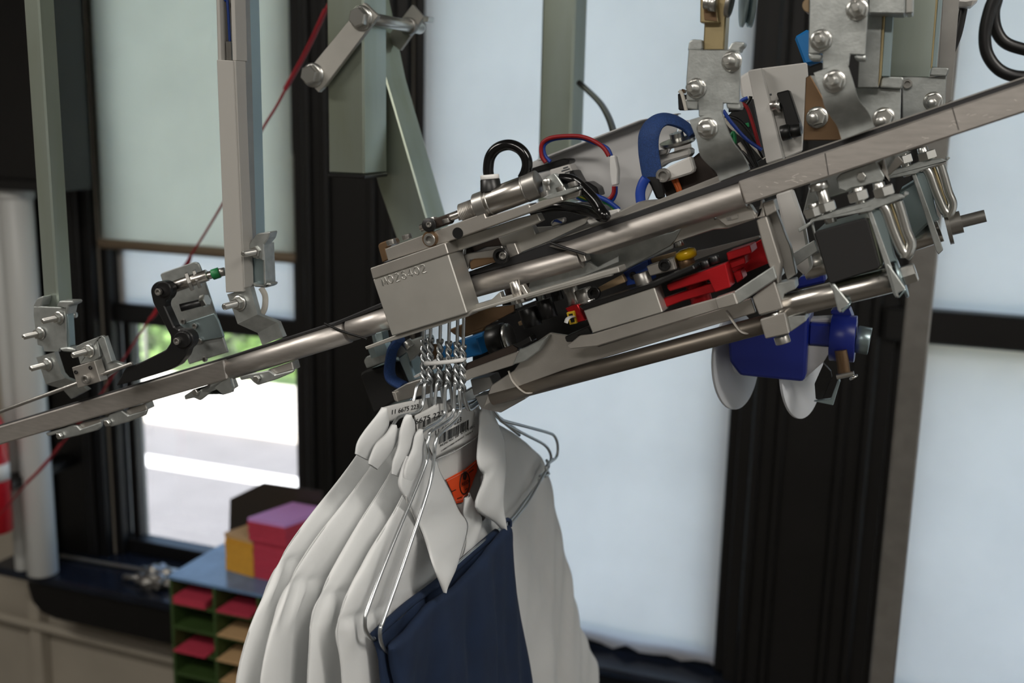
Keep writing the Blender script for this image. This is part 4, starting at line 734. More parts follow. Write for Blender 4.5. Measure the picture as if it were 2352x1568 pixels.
P('skirt_wing', 'H 1340,180 1390,180 1440,240 1330,340 1290,330', .85, .003, 'alu', cbk)
FA('bolt', at(*Z('N 280,1320')[0], .838), cbk, 1.1, name='flange_nut'); FA('bolt', at(*Z('N 1030,1330')[0], .845), cbk, 1.1, name='flange_nut'); FA('bolt', at(*Z('N 1585,1140')[0], .895), cbk, 1.0, name='flange_nut'); FA('cap', at(*Z('N 1295,945')[0], .895), cbk, .7, name='rivet')
for q, y_, s in (('N 240,1330', .832, 1), ('N 1000,1370', .839, 1), ('N 1570,1160', .89, .9)): p = at(*Z(q)[0], y_); CY('bolt_shank', p+Vector((0, .006, 0)), p-Vector((0, .006, 0)), .0038*s, 'steel', cbk, 16)
# rail tab with round end below the upper rail
c5 = clip('rail clip with stamped round tab under the upper right rail', 'G 1160,1130 1190,1100 1385,1030 1410,1020 1470,1120 1450,1150 1255,1195 1225,1215 1180,1200', 'G 1395,1035 1415,1020 1480,1110 1450,1010 1465,1005 1490,1110 1440,1130', 'G 1320,1118', .812)
# ------------------------------------------------------------------ square beams with U bolts
def beam(label, k, dx, dy, Y, s, Yd):
    T = lambda st_: [(ZN_['H'][0]+(a*s+dx)/ZN_['H'][2], ZN_['H'][1]+(b*s+dy)/ZN_['H'][2]) for a, b in (tuple(map(float, q.split(','))) for q in st_.split())]
    o = root('beam_clamp', label, 'clamp', at(*T('1000,900')[0], Y), 'square beams in U bolt clamps')
    P('top_plate', T('635,745 720,700 745,660 1140,545 1180,530 1250,500 1400,490 1440,500 1440,470 1480,480 1440,510 1370,540 1230,590 1200,610 760,690 700,740 645,775'), Y+.000, .020, 'galv', o, .0006)
    P('clamp_cheek', T('1135,540 1185,580 1420,1230 1380,1270 1360,1240 1290,1010'), Y+.002, .003, 'galv', o, .0006); P('cheek_side', T('1190,590 1290,600 1370,950 1390,985 1310,1010'), Y+.004, .010, 'zinc_blue', o, .0006)
    P('left_cheek', T('725,690 745,660 770,780 800,900 985,1330 960,1380 870,1140'), Y+.003, .003, 'galv', o, .0006)
    for st_ in ('1280,570 1310,620 1360,760 1420,900 1445,930 1450,960', '1395,540 1420,620 1460,760 1495,850 1480,920 1450,960'): TP('u_bolt', T(st_), Y+.004, .0035, 'steel', o, 12)
    TP('u_bolt', T('1330,560 1390,720 1440,860'), Y+.02, .0035, 'zinc_gold', o, 12); TP('u_bolt', T('1370,545 1420,700 1470,870'), Y+.02, .0035, 'zinc_gold', o, 12)
    for q in ('800,410 830,500 870,640 890,700', '1090,430 1120,560 1135,630'): CP('stud', T(q)[0], T(q)[-1], Y+.006, .0042 if q[0] == '8' else .0038, 'steel', o, n=16)
    CP('stud', T('1245,395')[0], T('1275,500')[0], Y+.006, .0040, 'steel', o, n=16); CP('stud', T('750,550')[0], T('765,620')[0], Y+.008, .0038, 'steel', o)
    p, q = at(*T('790,395')[0], Y+.006), at(*T('805,450')[0], Y+.006); CY('cap_head', p, q, .0072, 'steel', o, 20)
    for st_ in ('850,585', '1095,500', '1290,465', '765,620'):
        p = at(*T(st_)[0], Y+.004); put('hex_nut', lathe_bm(p+RAILN*.004, p-RAILN*.004, [(0, .0068), (.0006, .0076), (.0064, .0076), (.007, .0068)], 6), 'steel', o)
    return o, T
bA, TA = beam('square beam with black end cap held by U bolts at the right', 0, 0, 0, .806, 1, .3)
P('beam_tube', TA('755,770 1160,660 1215,660 1290,1010 1270,1045 880,1160'), .812, .08, 'zinc', bA, .002)
P('beam_end_cap', TA('760,780 775,765 1140,664 1165,672 1262,1030 1250,1048 890,1163 870,1150'), .806, .007, 'black_matte', bA, .0016)
for q in ('910,1160 1030,1310 960,1385 940,1370 890,1170', '1310,1010 1330,1020 1455,1200 1400,1275 1375,1255'): P('strap_tail', TA(q), .803, .004, 'galv', bA, .0008)
P('strap_foot', TA('955,1350 1035,1310 1030,1330 975,1385'), .803, .014, 'zinc_blue', bA); P('strap_foot', TA('1385,1225 1455,1200 1450,1220 1405,1272'), .803, .014, 'zinc_blue', bA)
bB, TB = beam('second U bolt clamp farther back at the right', 1, 420, -240, .93, .93, .3)
P('beam_tube', 'H 1400,460 1560,360 1640,350 1690,650 1500,830 1440,700', .955, .05, 'zinc_blue', bB, .002)
CP('rear_tube', Z('H 1480,840')[0], Z('H 1720,760')[0], .97, .0092, 'stainless', bB, n=28); a, b_ = at(*Z('H 1760,720')[0], .95), at(*Z('H 1880,690')[0], .95); put('rear_bolt', lathe_bm(a, b_, [(0, .016), (.003, .016), (.0031, .009), (.012, .009), (.0121, .005), (.03, .005)], 20), 'steel_dull', bB, True, None, 40)
P('small_wing', 'H 580,940 760,830 790,910 620,1030', .87, .003, 'galv', sh); CP('rear_cross_tube', Z('H 680,1040')[0], Z('H 850,990')[0], .93, .011, 'stainless', sh, n=24)
# ------------------------------------------------------------------ blue box with discs behind
YQ = .98
bb = root('blue_roller_unit', 'blue box with pale discs hanging below the machine', 'roller unit', at(1780, 880, YQ))
P('box_shell', 'I 415,800 640,740 1110,610 1085,1140 1060,1185 520,1130 430,1010', YQ, .05, 'blue_box', bb, .004, seg=2)
P('side_panel', 'I 1110,650 1270,640 1480,650 1500,690 1110,670', YQ+.02, .02, 'white_paint', bb); P('blue_arm', 'I 1110,680 1310,690 1300,880 1100,870', YQ+.01, .03, 'blue_box', bb, .002); CP('blue_barrel', Z('I 1300,800')[0], Z('I 1515,815')[0], YQ+.02, .021, 'blue_box', bb, n=28); CP('barrel_bolt', Z('I 1520,815')[0], Z('I 1635,835')[0], YQ+.02, .013, 'zinc_blue', bb, n=6)
P('white_web', 'I 1100,870 1280,885 1285,940 1240,1010 1065,1165', YQ+.012, .006, 'white_paint', bb); P('top_blue', 'I 1020,290 1250,240 1260,330 1000,390', YQ+.01, .03, 'blue_box', bb, .002); P('lower_blue', 'I 1300,570 1460,560 1490,640 1300,600', YQ+.02, .02, 'blue_box', bb)
for q, rx, y_, c2 in (((1560+470/3.733, 560+1000/3.733), .040, YQ+.05, 1), ((1560+1035/3.733, 560+1070/3.733), .040, YQ+.05, 1)):
    c = at(*q, y_); n_ = Vector((.94, -.30, .12)).normalized(); ss = 1.0
    put('pale_disc', lathe_bm(c, c+n_, [(0, .0455), (.0008, .0468), (.003, .0468), (.0038, .0455), (.0038, .012), (.006, .011), (.006, .002)], 48), 'disc_white', bb, True, None, 40)
P('rear_mount', 'I 690,250 800,230 830,330 700,360', .93, .075, 'galv', sh); P('mount_strut', 'I 700,300 780,280 860,700 700,740', YQ+.01, .02, 'galv', bb); TP('bent_pin', 'I 1385,910 1400,1000 1415,1110', YQ, .0055, 'bronze', bb); P('fork_leg', 'I 1240,1020 1300,1090 1310,1140 1230,1340 1170,1330 1160,1200', YQ+.0, .004, 'black', bb); P('fork_side', 'I 1370,1140 1380,1180 1320,1385 1150,1350 1300,1330', YQ-.005, .006, 'zinc_blue', bb); TP('thin_pin', 'I 1350,1140 1400,1130 1500,1110', YQ-.01, .0024, 'steel', bb, 8, 1); CP('pin_head', Z('I 1490,1135')[0], Z('I 1500,1150')[0], YQ-.01, .004, 'steel', bb)
# ------------------------------------------------------------------ left hinge foot below the block (clamp on dark beam)
lf = root('beam_clamp', 'square beam with black end cap behind the white garments', 'clamp', at(880, 880, .9), 'square beams in U bolt clamps')
P('beam_tube', 'D 25,660 345,540 480,700 450,900 150,1000', .905, .08, 'zinc_blue', lf, .002); P('beam_end_cap', 'D 20,670 60,640 330,560 365,570 440,740 330,900 150,1010 130,980', .898, .008, 'black_matte', lf, .002)
P('clamp_top', 'D 55,560 75,520 400,400 560,345 600,360 610,420 460,560 380,590 350,520 80,620', .892, .016, 'galv', lf, .001); P('clamp_cheek', 'D 350,530 420,480 490,720 440,740', .890, .006, 'zinc_blue', lf, .001); CP('clamp_stud', Z('D 175,300')[0], Z('D 210,470')[0], .89, .006, 'zinc_blue', lf); a = at(*Z('D 200,450')[0], .89); put('stud_nut', lathe_bm(a+RAILN*.006, a-RAILN*.006, [(0, .011), (.012, .011)], 6), 'zinc_blue', lf); CP('clamp_stud', Z('D 420,390')[0], Z('D 460,440')[0], .89, .005, 'steel', lf)
TP('blue_braid', 'D 370,370 310,450 285,560 280,660 310,720 400,770', .885, .009, 'braid', lf, 12, flat=.004)
# cable at the top right
r = root('black_cable', 'black cable loop at the upper right corner', 'cable', at(2300, 100, .85)); TP('cable', 'G 2300,-1200 2230,-500 2180,-80 2135,60 2105,200 2115,330 2180,430 2280,480 2420,490', .85, .0042, 'black', r, 12); TP('cable', 'G 2330,-1200 2250,-500 2190,-60 2160,80 2180,200 2250,280 2420,330', .87, .0042, 'black', r, 12)
r = root('power_lead', 'thin black lead dropping behind the upper right channels', 'cable', at(2200, 100, 1.1)); TP('cable', [(2213, 20), (2200, 80), (2180, 130), (2160, 175), (2100, 280)], 1.08, .0036, 'black', r); TP('cable', [(2222, -10), (2240, -250), (2250, -500)], 1.08, .0036, 'black', r); P('lead_plug', 'G 1875,-40 2070,-40 2050,30 1980,42 1890,35', 1.06, .03, 'white_plastic', r, .004)

# ================================================================== wire hangers
HY = .812
necks = [(973, 855), (988, 852), (1010, 855), (1030, 860), (1049, 862), (1056, 868)]
HX = [at(x, y, HY).x for x, y in necks]
HX[5] = HX[4]+.0055
WR = .00155
def wirebm(pts, r=WR, bm=None, k=5): return tube_bm(pts, r, 8, k, bm)
def ZZ(s): return [q for part in s.split('|') for q in Z(part.strip())]
def hanger(i, label, left, right, bar=None, zt=None):
    X = HX[i]; nx, ny = necks[i]; n = at(nx, ny, HY); n.x = X
    o = root('wire_hanger', label, 'hanger', n, 'wire hangers in the gate')
    L = [atx(x, y, X) for x, y in ZZ(left)]; Rr = [atx(x, y, X) for x, y in ZZ(right)]
    if not bar: L += [L[-1]+Vector((-.001, -.010, -.009))]
    top, bot = n.z+.028, n.z-.012
    bm = bmesh.new()
    for ph in (0, math.pi):
        pts = []
        for k in range(41):
            t = k/40; a = ph+t*5.6*math.pi; e = min(1, (1-t)*6+.15) if t > .85 else 1
            pts.append(Vector((X+.0017*math.cos(a), n.y+.0017*math.sin(a), top+(bot-top)*t)))
        tube_bm(pts, WR, 8, 1, bm)
    put('twisted_neck', bm, 'wire', o, True)
    hk = [Vector((X, n.y, top-.004)), Vector((X, n.y+.001, top+.03)), Vector((X, n.y+.001, top+.055))]+[Vector((X, n.y+.0135-.0135*math.cos(a), top+.075+.0135*math.sin(a))) for a in (0, .8, 1.57, 2.4, 3.14, 3.7)]
    put('hook', wirebm(hk), 'wire', o, True)
    nb = Vector((X, n.y, bot+.002))
    put('near_shoulder_wire', wirebm([nb+Vector((0, -.0015, 0))]+L), 'wire', o, True); put('far_shoulder_wire', wirebm([nb+Vector((0, .0015, 0))]+Rr), 'wire', o, True)
    if bar: put('bar_wire', wirebm([atx(x, y, X) for x, y in Z(bar)]), 'wire', o, True)
    return o
farh = 'K 600,800 640,890 700,900 900,880 1060,860 1110,890 1250,1060 1300,1100 1500,1220 1650,1320'
H1 = hanger(0, 'leftmost wire hanger, carrying the leftmost white shirt', 'K 430,720 395,860 365,950 320,985 220,1012 140,1040', 'K 490,720 500,880 560,930 700,930 900,900 1060,880 1200,1000 1450,1180')
H2 = hanger(1, 'second wire hanger from the left in the gate', 'K 505,705 490,870 465,950 410,995 330,1010 240,1040 180,1130', 'K 570,720 575,880 620,930 760,930 950,890 1060,880 1200,1010 1450,1200')
H3 = hanger(2, 'third wire hanger from the left in the gate', 'K 625,700 607,850 600,930 565,985 480,1040 390,1082 340,1180', 'K 670,720 690,880 720,930 850,930 960,900 1060,875 1200,1010 1450,1210')
H4 = hanger(3, 'fourth wire hanger, inside the front white shirt', 'K 712,720 705,860 705,960 690,1020 640,1070 520,1140 480,1175', 'K 760,740 780,880 800,940 880,940 970,900 1060,870 1200,1010 1450,1215')
H5 = hanger(4, 'fifth wire hanger, holding the trousers behind', 'K 805,690 800,800 800,900 790,980 740,1060 570,1170 545,1230 525,1320 | J 835,20 800,140 560,720 430,1060 410,1150 420,1220 460,1268 485,1256', 'K 850,740 880,850 915,910 955,958 1075,848 1108,862 1240,1030 1290,1088 1500,1205 1690,1305 1752,1380 1765,1460 1725,1520 1735,1580', 'J 470,1268 600,1160 900,880 1200,620 1390,470 1500,330 1600,200 1650,130')
H6 = hanger(5, 'rightmost wire hanger, holding the front navy trousers', 'K 855,760 852,850 862,940 852,1000 800,1075 650,1205 615,1270 600,1350 | J 882,30 850,220 700,680 540,1130 515,1200 518,1280 540,1335 572,1362', 'K 895,750 905,850 930,920 962,960 1090,858 1116,875 1250,1045 1310,1075 1500,1125 1735,1190 1800,1225 1832,1310 1822,1430 1740,1500 1720,1560 1745,1600', 'J 570,1362 700,1220 1000,950 1250,680 1395,500 1520,340 1610,180 1660,100')
for o, s in ((H5, 'J 1650,50 1665,90 1640,130 1600,165 1600,210'), (H6, 'J 1690,40 1645,100 1660,140 1640,160')): put('end_loop', wirebm([atx(x, y, WO[o].x) for x, y in Z(s)]), 'wire', o, True)
# white tie ring round the necks
tr = root('nylon_tie', 'white nylon tie ring gathering the hanger necks', 'tie', at(1015, 833, HY))
a, b_ = at(974, 836, HY-.006), at(1058, 828, HY-.006); pts = []
for k in range(33):
    t = 2*math.pi*k/32; u = math.cos(t); q = (a+b_)/2+(b_-a)/2*max(-1, min(1, u*1.12)); q.y += -.0062*math.sin(t)*(1 if abs(u) < .9 else 1)+.006; pts.append(q)
put('tie_band', tube_bm(pts, .0019, 8, 2), 'nylon', tr, True)

# ================================================================== garments
def resample(pts, n):
    pts = [Vector(p) for p in pts]; d = [0]
    for p, q in zip(pts, pts[1:]): d.append(d[-1]+(q-p).length)
    out = []; j = 0
    for k in range(n+1):
        s = d[-1]*k/n
        while j < len(pts)-2 and d[j+1] < s: j += 1
        w = (s-d[j])/max(1e-9, d[j+1]-d[j]); out.append(pts[j].lerp(pts[j+1], min(1, max(0, w))))
    return out
def spl(pts, k=5): return smooth_path(pts, k)
def cloth_patch(name, ca, cb, m, parent, nu=20, nv=14, th=.0012, bulge=0, fold=None, label=None, taper=False):
    "cloth between two edge curves of 3-D points, with bulge towards +X and real thickness"
    A, Bc = resample(spl(ca), nu), resample(spl(cb), nu); fr = []; bk = []
    for i in range(nu+1):
        r1, r2 = [], []
        for j in range(nv+1):
            u, v = i/nu, j/nv; p = A[i].lerp(Bc[i], v); x = bulge*math.sin(math.pi*v)*((1-u**3) if taper else 1)
            if fold: x += fold(u, v, p)
            ed = min(1, min(v, 1-v)*nv/1.5); r1.append(p+Vector((x+th*.5*ed, 0, 0))); r2.append(p+Vector((x-th*.5*ed, 0, 0)))
        fr.append(r1); bk.append(r2)
    bm = bmesh.new()
    def grid(g):
        vs_ = [[bm.verts.new(p) for p in r] for r in g]
        for i in range(len(vs_)-1):
            for j in range(len(vs_[0])-1): bm.faces.new((vs_[i][j], vs_[i+1][j], vs_[i+1][j+1], vs_[i][j+1]))
    grid(fr); grid(bk); bmesh.ops.remove_doubles(bm, verts=bm.verts, dist=1e-6)
    return put(name, bm, m, parent, True, label)
def XA(s, X): pts = Z(s); Xs = X if isinstance(X, (list, tuple)) else [X]*len(pts); return [atx(a, b, x) for (a, b), x in zip(pts, Xs)]
def interp(tab, z):
    if z >= tab[0][0]: return tab[0][1]
    for (za, ya), (zb, yb) in zip(tab, tab[1:]):
        if z >= zb: return ya+(yb-ya)*(za-z)/max(1e-9, za-zb)
    return tab[-1][1]
def smoothtab(tab, n=60):
    z0, z1 = tab[0][0], tab[-1][0]; raw = [(z0+(z1-z0)*k/n, interp(tab, z0+(z1-z0)*k/n)) for k in range(n+1)]
    for _ in range(2): raw = [raw[0]]+[(raw[k][0], (raw[k-1][1]+2*raw[k][1]+raw[k+1][1])/4) for k in range(1, n)]+[raw[-1]]
    return raw
def shirt(label, i, Xn, near, far, seed, T=.0085, cut=None, Xf=None, xs=0, front=None):
    Xk = HX[i]+xs; Xf = Xk if Xf is None else Xf
    def onshirt(x, y):
        X = Xn
        for _ in range(12):
            p = atx(x, y, X); a = max(0, min(1, (HY-p.y)/.15)); X = .5*X+.5*(Xk+(Xn-Xk)*a*a*(3-2*a))
        return p
    N = [onshirt(x, y) for x, y in Z(near)]; Fp = [atx(x, y, Xf) for x, y in Z(far)]
    ztop = max(N[0].z, Fp[0].z); zbot = 1.30
    tn = [(p.z, p.y) for p in N]; tn.append((zbot, tn[-1][1]-.005)); tf = [(p.z, p.y) for p in Fp]; tf.append((zbot, tf[-1][1]+.02))
    tn = smoothtab(tn); tf = smoothtab(tf)
    o = root('white_shirt', label, 'shirt', (Xk, HY, zbot), 'white shirts on wire hangers')
    zs = N[-3].z if len(N) > 6 else N[-2].z; rows = 210; M = 52; rings = []
    for r in range(rows+1):
        z = ztop+(zbot-ztop)*(r/rows)**1.25; yn, yf = interp(tn, z), interp(tf, z); ring = []; dz = ztop-z
        for half in (1, -1):
            for k in range(M):
                t = k/(M-1) if half == 1 else 1-k/(M-1)
                s = .5-.5*math.cos(math.pi*t); y = yn+(yf-yn)*s; w = yf-yn
                h = T*max(0, 1-abs(2*s-1)**7)**.5*min(1, .25+dz*16)
                dn, df = y-yn, yf-y
                if dz > .10: g = min(1, (dz-.10)*8); h *= 1-.62*g*math.exp(-((dn-.075-.05*(dz-.1))/.007)**2)-.62*g*math.exp(-((df-.085-.10*(dz-.1))/.008)**2)
                xc = Xk; a = max(0, min(1, (HY-y)/.15)); xc += (Xn-Xk)*a*a*(3-2*a); b2 = max(0, min(1, (y-HY-.04)/.25)); xc += (Xf-Xk)*b2
                fo = min(1, dz*3)*(.0035*math.sin(y*62+seed+z*6)+.002*math.sin(y*140+seed*2.3-z*9)+.004*mn.noise(Vector((y*14, z*7, seed))))
                if dn < .085: h *= 1-.5*math.exp(-((z-zs+dn*.25)/.0035)**2)*(1-dn/.085)-(.14 if z > zs-dn*.25 else 0); fo += .0028*math.exp(-((z-zs+dn*.25+.012)/.012)**2)*math.sin(dn*260+seed)
                if front and half == 1: fo += front(y, z, dz)
                ring.append(Vector((xc+half*h+fo*(.75+.25*half), y, z)))
        rings.append(ring)
    bm = loft_bm(rings, cap=False)
    if cut:
        poly = Z(cut)
        def inside(p):
            c = False
            for (xa, ya), (xb, yb) in zip(poly, poly[1:]+poly[:1]):
                if (ya > p[1]) != (yb > p[1]) and p[0] < (xb-xa)*(p[1]-ya)/(yb-ya)+xa: c = not c
            return c
        bm.faces.ensure_lookup_table(); dele = []
        n2 = 2*M
        for idx, f in enumerate(bm.faces):
            if idx % n2 < M-1 and inside(pr(f.calc_center_median())): dele.append(f)
        bmesh.ops.delete(bm, geom=dele, context='FACES')
    put('shirt_body', bm, 'cloth_white', o, True); return o
XD = HX[3]
near = {0: ('J 390,-40 340,40 170,260 0,480 -180,745 -360,1130 -475,1568'), 1: ('J 500,10 480,70 300,300 120,530 0,700 -110,890 -230,1160 -310,1568'),
        2: ('J 620,60 590,150 400,430 230,720 100,980 50,1120 20,1568'), 3: ('J 720,160 690,290 560,500 400,740 265,990 240,1060 225,1150 240,1300 270,1568')}
far = '. 1120,960 1190,1000 1245,1050 1268,1120 1300,1290 1330,1420 1372,1568'
far2 = '. 1100,950 1180,1010 1225,1060 1245,1140 1260,1290 1280,1420 1300,1568'
sA = shirt('leftmost white shirt in the row', 0, HX[0]-.056, near[0], far2, 1.0, xs=-.032)
sB = shirt('second white shirt from the left in the row', 1, HX[1]-.040, near[1], far2, 2.3, xs=-.024)
sC = shirt('third white shirt from the left in the row', 2, HX[2]-.024, near[2], far2, 3.9, xs=-.016)
sD = shirt('front white shirt with orange tag in the open collar', 3, HX[3]-.008, near[3], far, 5.2, xs=-.0085, cut='. 985,1010 1000,960 1090,930 1112,990 1108,1090 1116,1190 1090,1215 1060,1205 1030,1170 1000,1090')
# back neck bands with laundry labels
def band(o, s1, s2, X, lab=None): return cloth_patch('neck_band', XA(s1, X), XA(s2, X), 'cloth_band', o, 20, 8, .0016, .0)
bA_ = band(sA, 'K 70,940 250,895 480,850 640,830 700,850', 'K 130,1090 300,1030 480,990 640,980 720,960', HX[0]+.0008)
bC_ = band(sC, 'K 400,1020 520,960 640,900 800,900 880,920', 'K 420,1200 560,1150 700,1090 820,1010 900,980', HX[2]+.0012)
bD_ = band(sD, 'K 470,1190 600,1080 760,980 920,900 1010,880 1060,960', 'K 600,1460 720,1400 860,1330 980,1260 1050,1180 1075,1060', HX[3]-.0030)
cloth_patch('inner_yoke', XA('K 560,1400 720,1380 860,1310 1000,1220 1080,1100', HX[3]-.0125), XA('J 930,330 1000,420 1060,480 1120,470 1200,380', HX[3]-.0125), 'cloth_band', sD, 24, 16, .001, 0, lambda u, v, p: .0008*math.sin(u*70))
def fit_text(s, p, q, hpx, X, m, parent, name='printed_text', fixw=None):
    a, b_ = atx(*p, X), atx(*q, X); xd = (b_-a); L = xd.length; xd.normalize(); yd = Vector((0, -xd.z, xd.y)); size = hpx*.92*EYE_D(a)/FPX/.7
    o = text(name, s, a, xd, yd, size, m, parent, .00005)
    xs = [(v.co+WO[parent]-a).dot(xd) for v in o.data.vertices]; k = L/max(1e-6, max(xs))
    for v in o.data.vertices:
        w = v.co+WO[parent]-a; v.co += xd*(w.dot(xd)*(k-1))
    return o
def EYE_D(p): return (Vector(p)-EYE).dot(FW)
def barcode(p, q, hpx, X, parent, n=34):
    a, b_ = atx(*p, X), atx(*q, X); d = b_-a; L = d.length; d.normalize(); u = Vector((0, -d.z, d.y))*hpx*EYE_D(a)/FPX; bm = bmesh.new(); t = 0; rnd = random.Random(5)
    while t < L:
        w = L/n*rnd.choice([.3, .3, .5, .8]); g = L/n*rnd.choice([.3, .4, .7]); c = a+d*t
        vs_ = [bm.verts.new(c+z) for z in (Vector(), d*w, d*w+u, u)]; bm.faces.new(vs_); t += w+g
    put('printed_barcode', bm, 'ink', parent)
K = lambda x, y: Z('K %f,%f' % (x, y))[0]
XL = HX[3]-.0030+.0012
fit_text('11 6675 223', K(600, 1225), K(870, 1075), 13, XL, 'ink', bD_); barcode(K(645, 1310), K(945, 1150), 23, XL, bD_); fit_text('PHONG NGU  SNR   N T N ELGIN C', K(655, 1338), K(1005, 1130), 6.5, XL, 'ink', bD_); fit_text('1120000731434860 HK3000WHT   Property of', K(665, 1385), K(985, 1180), 4.5, XL, 'ink', bD_)
TU('stitch_line', [p+Vector((.0012, 0, 0)) for p in XA('K 620,1445 760,1390 900,1310 1030,1220 1060,1160', HX[3]-.0030)], .00025, 'cloth_white', bD_, 5)
fit_text('11 6675 223', K(165, 1012), K(440, 945), 12, HX[0]+.0022, 'ink', bA_); fit_text('6675 223', K(405, 1110), K(690, 1012), 13, HX[2]+.0026, 'ink', bC_); barcode(K(440, 1155), K(660, 1078), 16, HX[2]+.0026, bC_, 26)
# orange tag
XT = HX[3]-.0108
tg = XPL('orange_tag', 'J 960,180 1090,110 1175,40 1170,120 1110,285 1080,300 1075,335 1025,345 1000,260', XT, .0008, 'tag_orange', sD, .0002)
ov = [(1090+33*math.cos(t), 205+75*math.sin(t)-(33*math.cos(t))*.25) for t in [2*math.pi*k/24 for k in range(25)]]; put('oval_emblem', tube_bm([atx(*zz('J', [q])[0], XT+.0010) for q in ov], .0007, 6, 1), 'tag_ink', tg, True)
XPL('emblem_figure', 'J 1078,160 1085,130 1100,128 1105,160 1095,185 1080,180', XT+.0009, .0003, 'tag_ink', tg, 0); fit_text('RED', zz('J', [(1068, 232)])[0], zz('J', [(1118, 205)])[0], 10, XT+.0011, 'tag_ink', tg)
for a, b_ in (((1005, 262), (1030, 250)), ((1115, 110), (1150, 85)), ((1120, 135), (1150, 112)), ((1095, 250), (1108, 242)), ((1040, 312), (1070, 300))): TU('tag_lettering', [atx(*zz('J', [q])[0], XT+.0009) for q in (a, b_)], .0005, 'tag_ink', tg, 5, 1)
for q in ('J 968,192 1095,124 1172,58', 'J 1022,330 1072,318 1084,296 1110,272'): TU('stitch_line', [atx(x, y, XT+.0010) for x, y in Z(q)], .0003, 'stitch', tg, 5)
# collars: rolled near sides and the two wings of the front shirt
def col(o, a, b_, X, bulge, name='collar', **k): return cloth_patch(name, XA(a, X), XA(b_, X), 'cloth_white', o, 22, 12, .0022, bulge, taper=True, **k)
col(sA, 'K 70,935 30,1000 -40,1090 -110,1180 -175,1290 -195,1400', 'K 70,935 135,1050 130,1160 60,1280 -20,1380 -60,1470', HX[0]+.001, .004)
col(sB, 'K 165,1105 110,1200 10,1300 -50,1440 -60,1500', 'K 165,1105 222,1160 225,1260 170,1390 80,1500 30,1560', HX[1]+.001, .004)
col(sC, 'K 315,1005 285,1060 250,1180 230,1330 180,1480 170,1600', 'K 315,1005 385,1060 400,1160 380,1300 320,1450 260,1640', HX[2]+.001, .004)
col(sD, 'K 440,1150 400,1220 370,1360 310,1500 285,1640 330,1720', 'K 440,1150 485,1210 515,1330 540,1420 540,1500 520,1560', HX[3]-.0005, .003)
XWg = [HX[3]-.003, HX[3]-.002, HX[3]-.001, HX[3]+.001, HX[3]+.006, HX[3]+.024, HX[3]+.028]
cloth_patch('collar_wing', XA('J 690,20 650,130 640,235 720,380 800,540 870,760 945,952', XWg), XA('J 900,60 930,140 1000,270 1060,400 1115,500 1040,760 945,952', XWg), 'cloth_white', sD, 40, 16, .0022, .003, lambda u, v, p: .0012*math.sin(u*22+v*3)*math.sin(math.pi*v))
XWr = [HX[3]+.004, HX[3]+.004, HX[3]+.006, HX[3]+.010, HX[3]+.013, HX[3]+.013]
cloth_patch('collar_wing', XA('K 1085,900 1050,1000 1040,1200 1020,1440 1050,1560 1090,1640', XWr[:6])+XA('J 1160,370 1290,470 1340,522', HX[3]+.014), XA('K 1130,900 1200,1020 1260,1150 1300,1260 1310,1400 1320,1540', XWr[:6])+XA('J 1350,330 1355,450 1345,522', HX[3]+.014), 'cloth_white', sD, 40, 16, .0022, .004, lambda u, v, p: .0007*math.sin(u*18+v*4)*math.sin(math.pi*v))
cloth_patch('front_edge', XA('J 1085,310 1078,400 1095,480 1100,600 1070,720', HX[3]+.001), XA('J 1125,270 1165,370 1205,440 1190,560 1150,700', HX[3]+.003), 'cloth_white', sD, 20, 12, .002, .002, lambda u, v, p: .0006*math.sin(u*16+v*5))
TU('shoulder_seam', [p for p in XA('J 690,290 700,340 740,420 790,540 860,700', [HX[3]+.001]*5)], .0006, 'cloth_band', sD, 6)
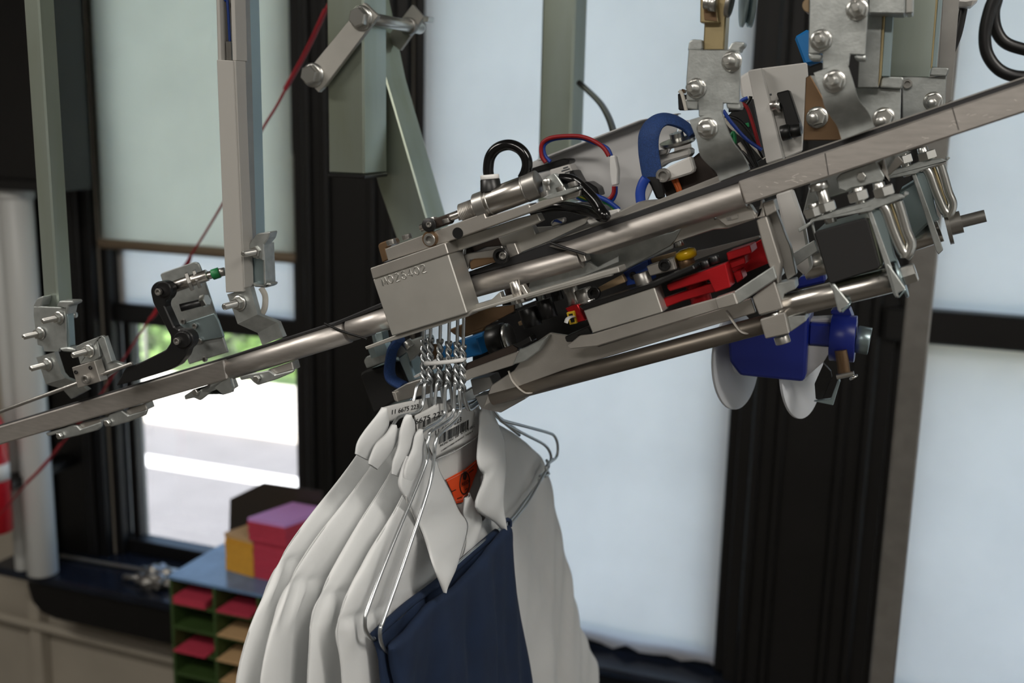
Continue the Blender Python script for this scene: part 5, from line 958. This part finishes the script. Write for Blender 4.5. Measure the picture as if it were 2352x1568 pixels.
# trousers over the bars of the two front hangers
def trousers(label, top, bot, X, seed, th, roll, m='cloth_navy'):
    o = root('navy_trousers', label, 'trousers', atx(1050, 1500, X), 'navy trousers on wire hangers')
    def fold(u, v, p): return v**.5*1.35*(.005*math.sin(u*9+seed+v*2)+.0030*math.sin(u*24+seed*2+v*5)+.0016*math.sin(u*52+v*9+seed)+.005*mn.noise(Vector((u*7, v*3, seed))))-.003*v
    A, Bc = XA(top, X), XA(bot, X+.006)
    cols = 46; rws = 50; Ar, Br = resample(spl(A), cols), resample(spl(Bc), cols); bm = bmesh.new(); gs = []
    for side in (1, -1):
        g = []
        for r in range(rws+1):
            v = r/rws; row = []
            for c in range(cols+1):
                u = c/cols; p = Ar[c].lerp(Br[c], v**1.15); x = fold(u, v, p)
                rd = math.sqrt(max(0, 1-max(0, 1-v*rws/3.0)**2)); eg = math.sqrt(max(0, 1-max(0, 1-min(u, 1-u)*cols/2.0)**2))
                row.append(p+Vector((x+side*th*rd*eg, 0, 0)))
            g.append(row)
        gs.append(g)
    for g in gs:
        vv = [[bm.verts.new(p) for p in r] for r in g]
        for a in range(rws):
            for c in range(cols): bm.faces.new((vv[a][c], vv[a+1][c], vv[a+1][c+1], vv[a][c+1]))
    bmesh.ops.remove_doubles(bm, verts=bm.verts, dist=1e-6); put('trouser_leg', bm, m, o, True)
    if roll: put('folded_waist', tube_bm(XA(roll, X+.001), .0036, 10, 5), m, o, True)
    return o
t1 = trousers('navy trousers hanging behind the front pair', 'J 458,1275 480,1225 560,1150 700,1020 900,870 1100,700 1310,528', 'J 560,2300 650,2300 800,2300 950,2300 1100,2290 1250,2280 1400,2270', HX[4]-.0015, .4, .0030, 'J 470,1250 560,1165 700,1040 900,890 1100,720 1305,540')
t2 = trousers('front navy trousers folded over the rightmost hanger', 'J 570,1320 700,1195 860,1020 950,950 1050,870 1250,640 1380,495 1405,520', 'J 760,2300 900,2300 1050,2300 1200,2300 1350,2300 1500,2300 1600,2290 1660,2280', HX[5]+.0045, 2.2, .0050, None)
# little navy loop at the far end of the bar
TU('belt_loop', XA('J 1365,500 1362,470 1380,455 1398,465 1400,500', HX[5]+.004), .0022, 'cloth_navy', t2, 8)
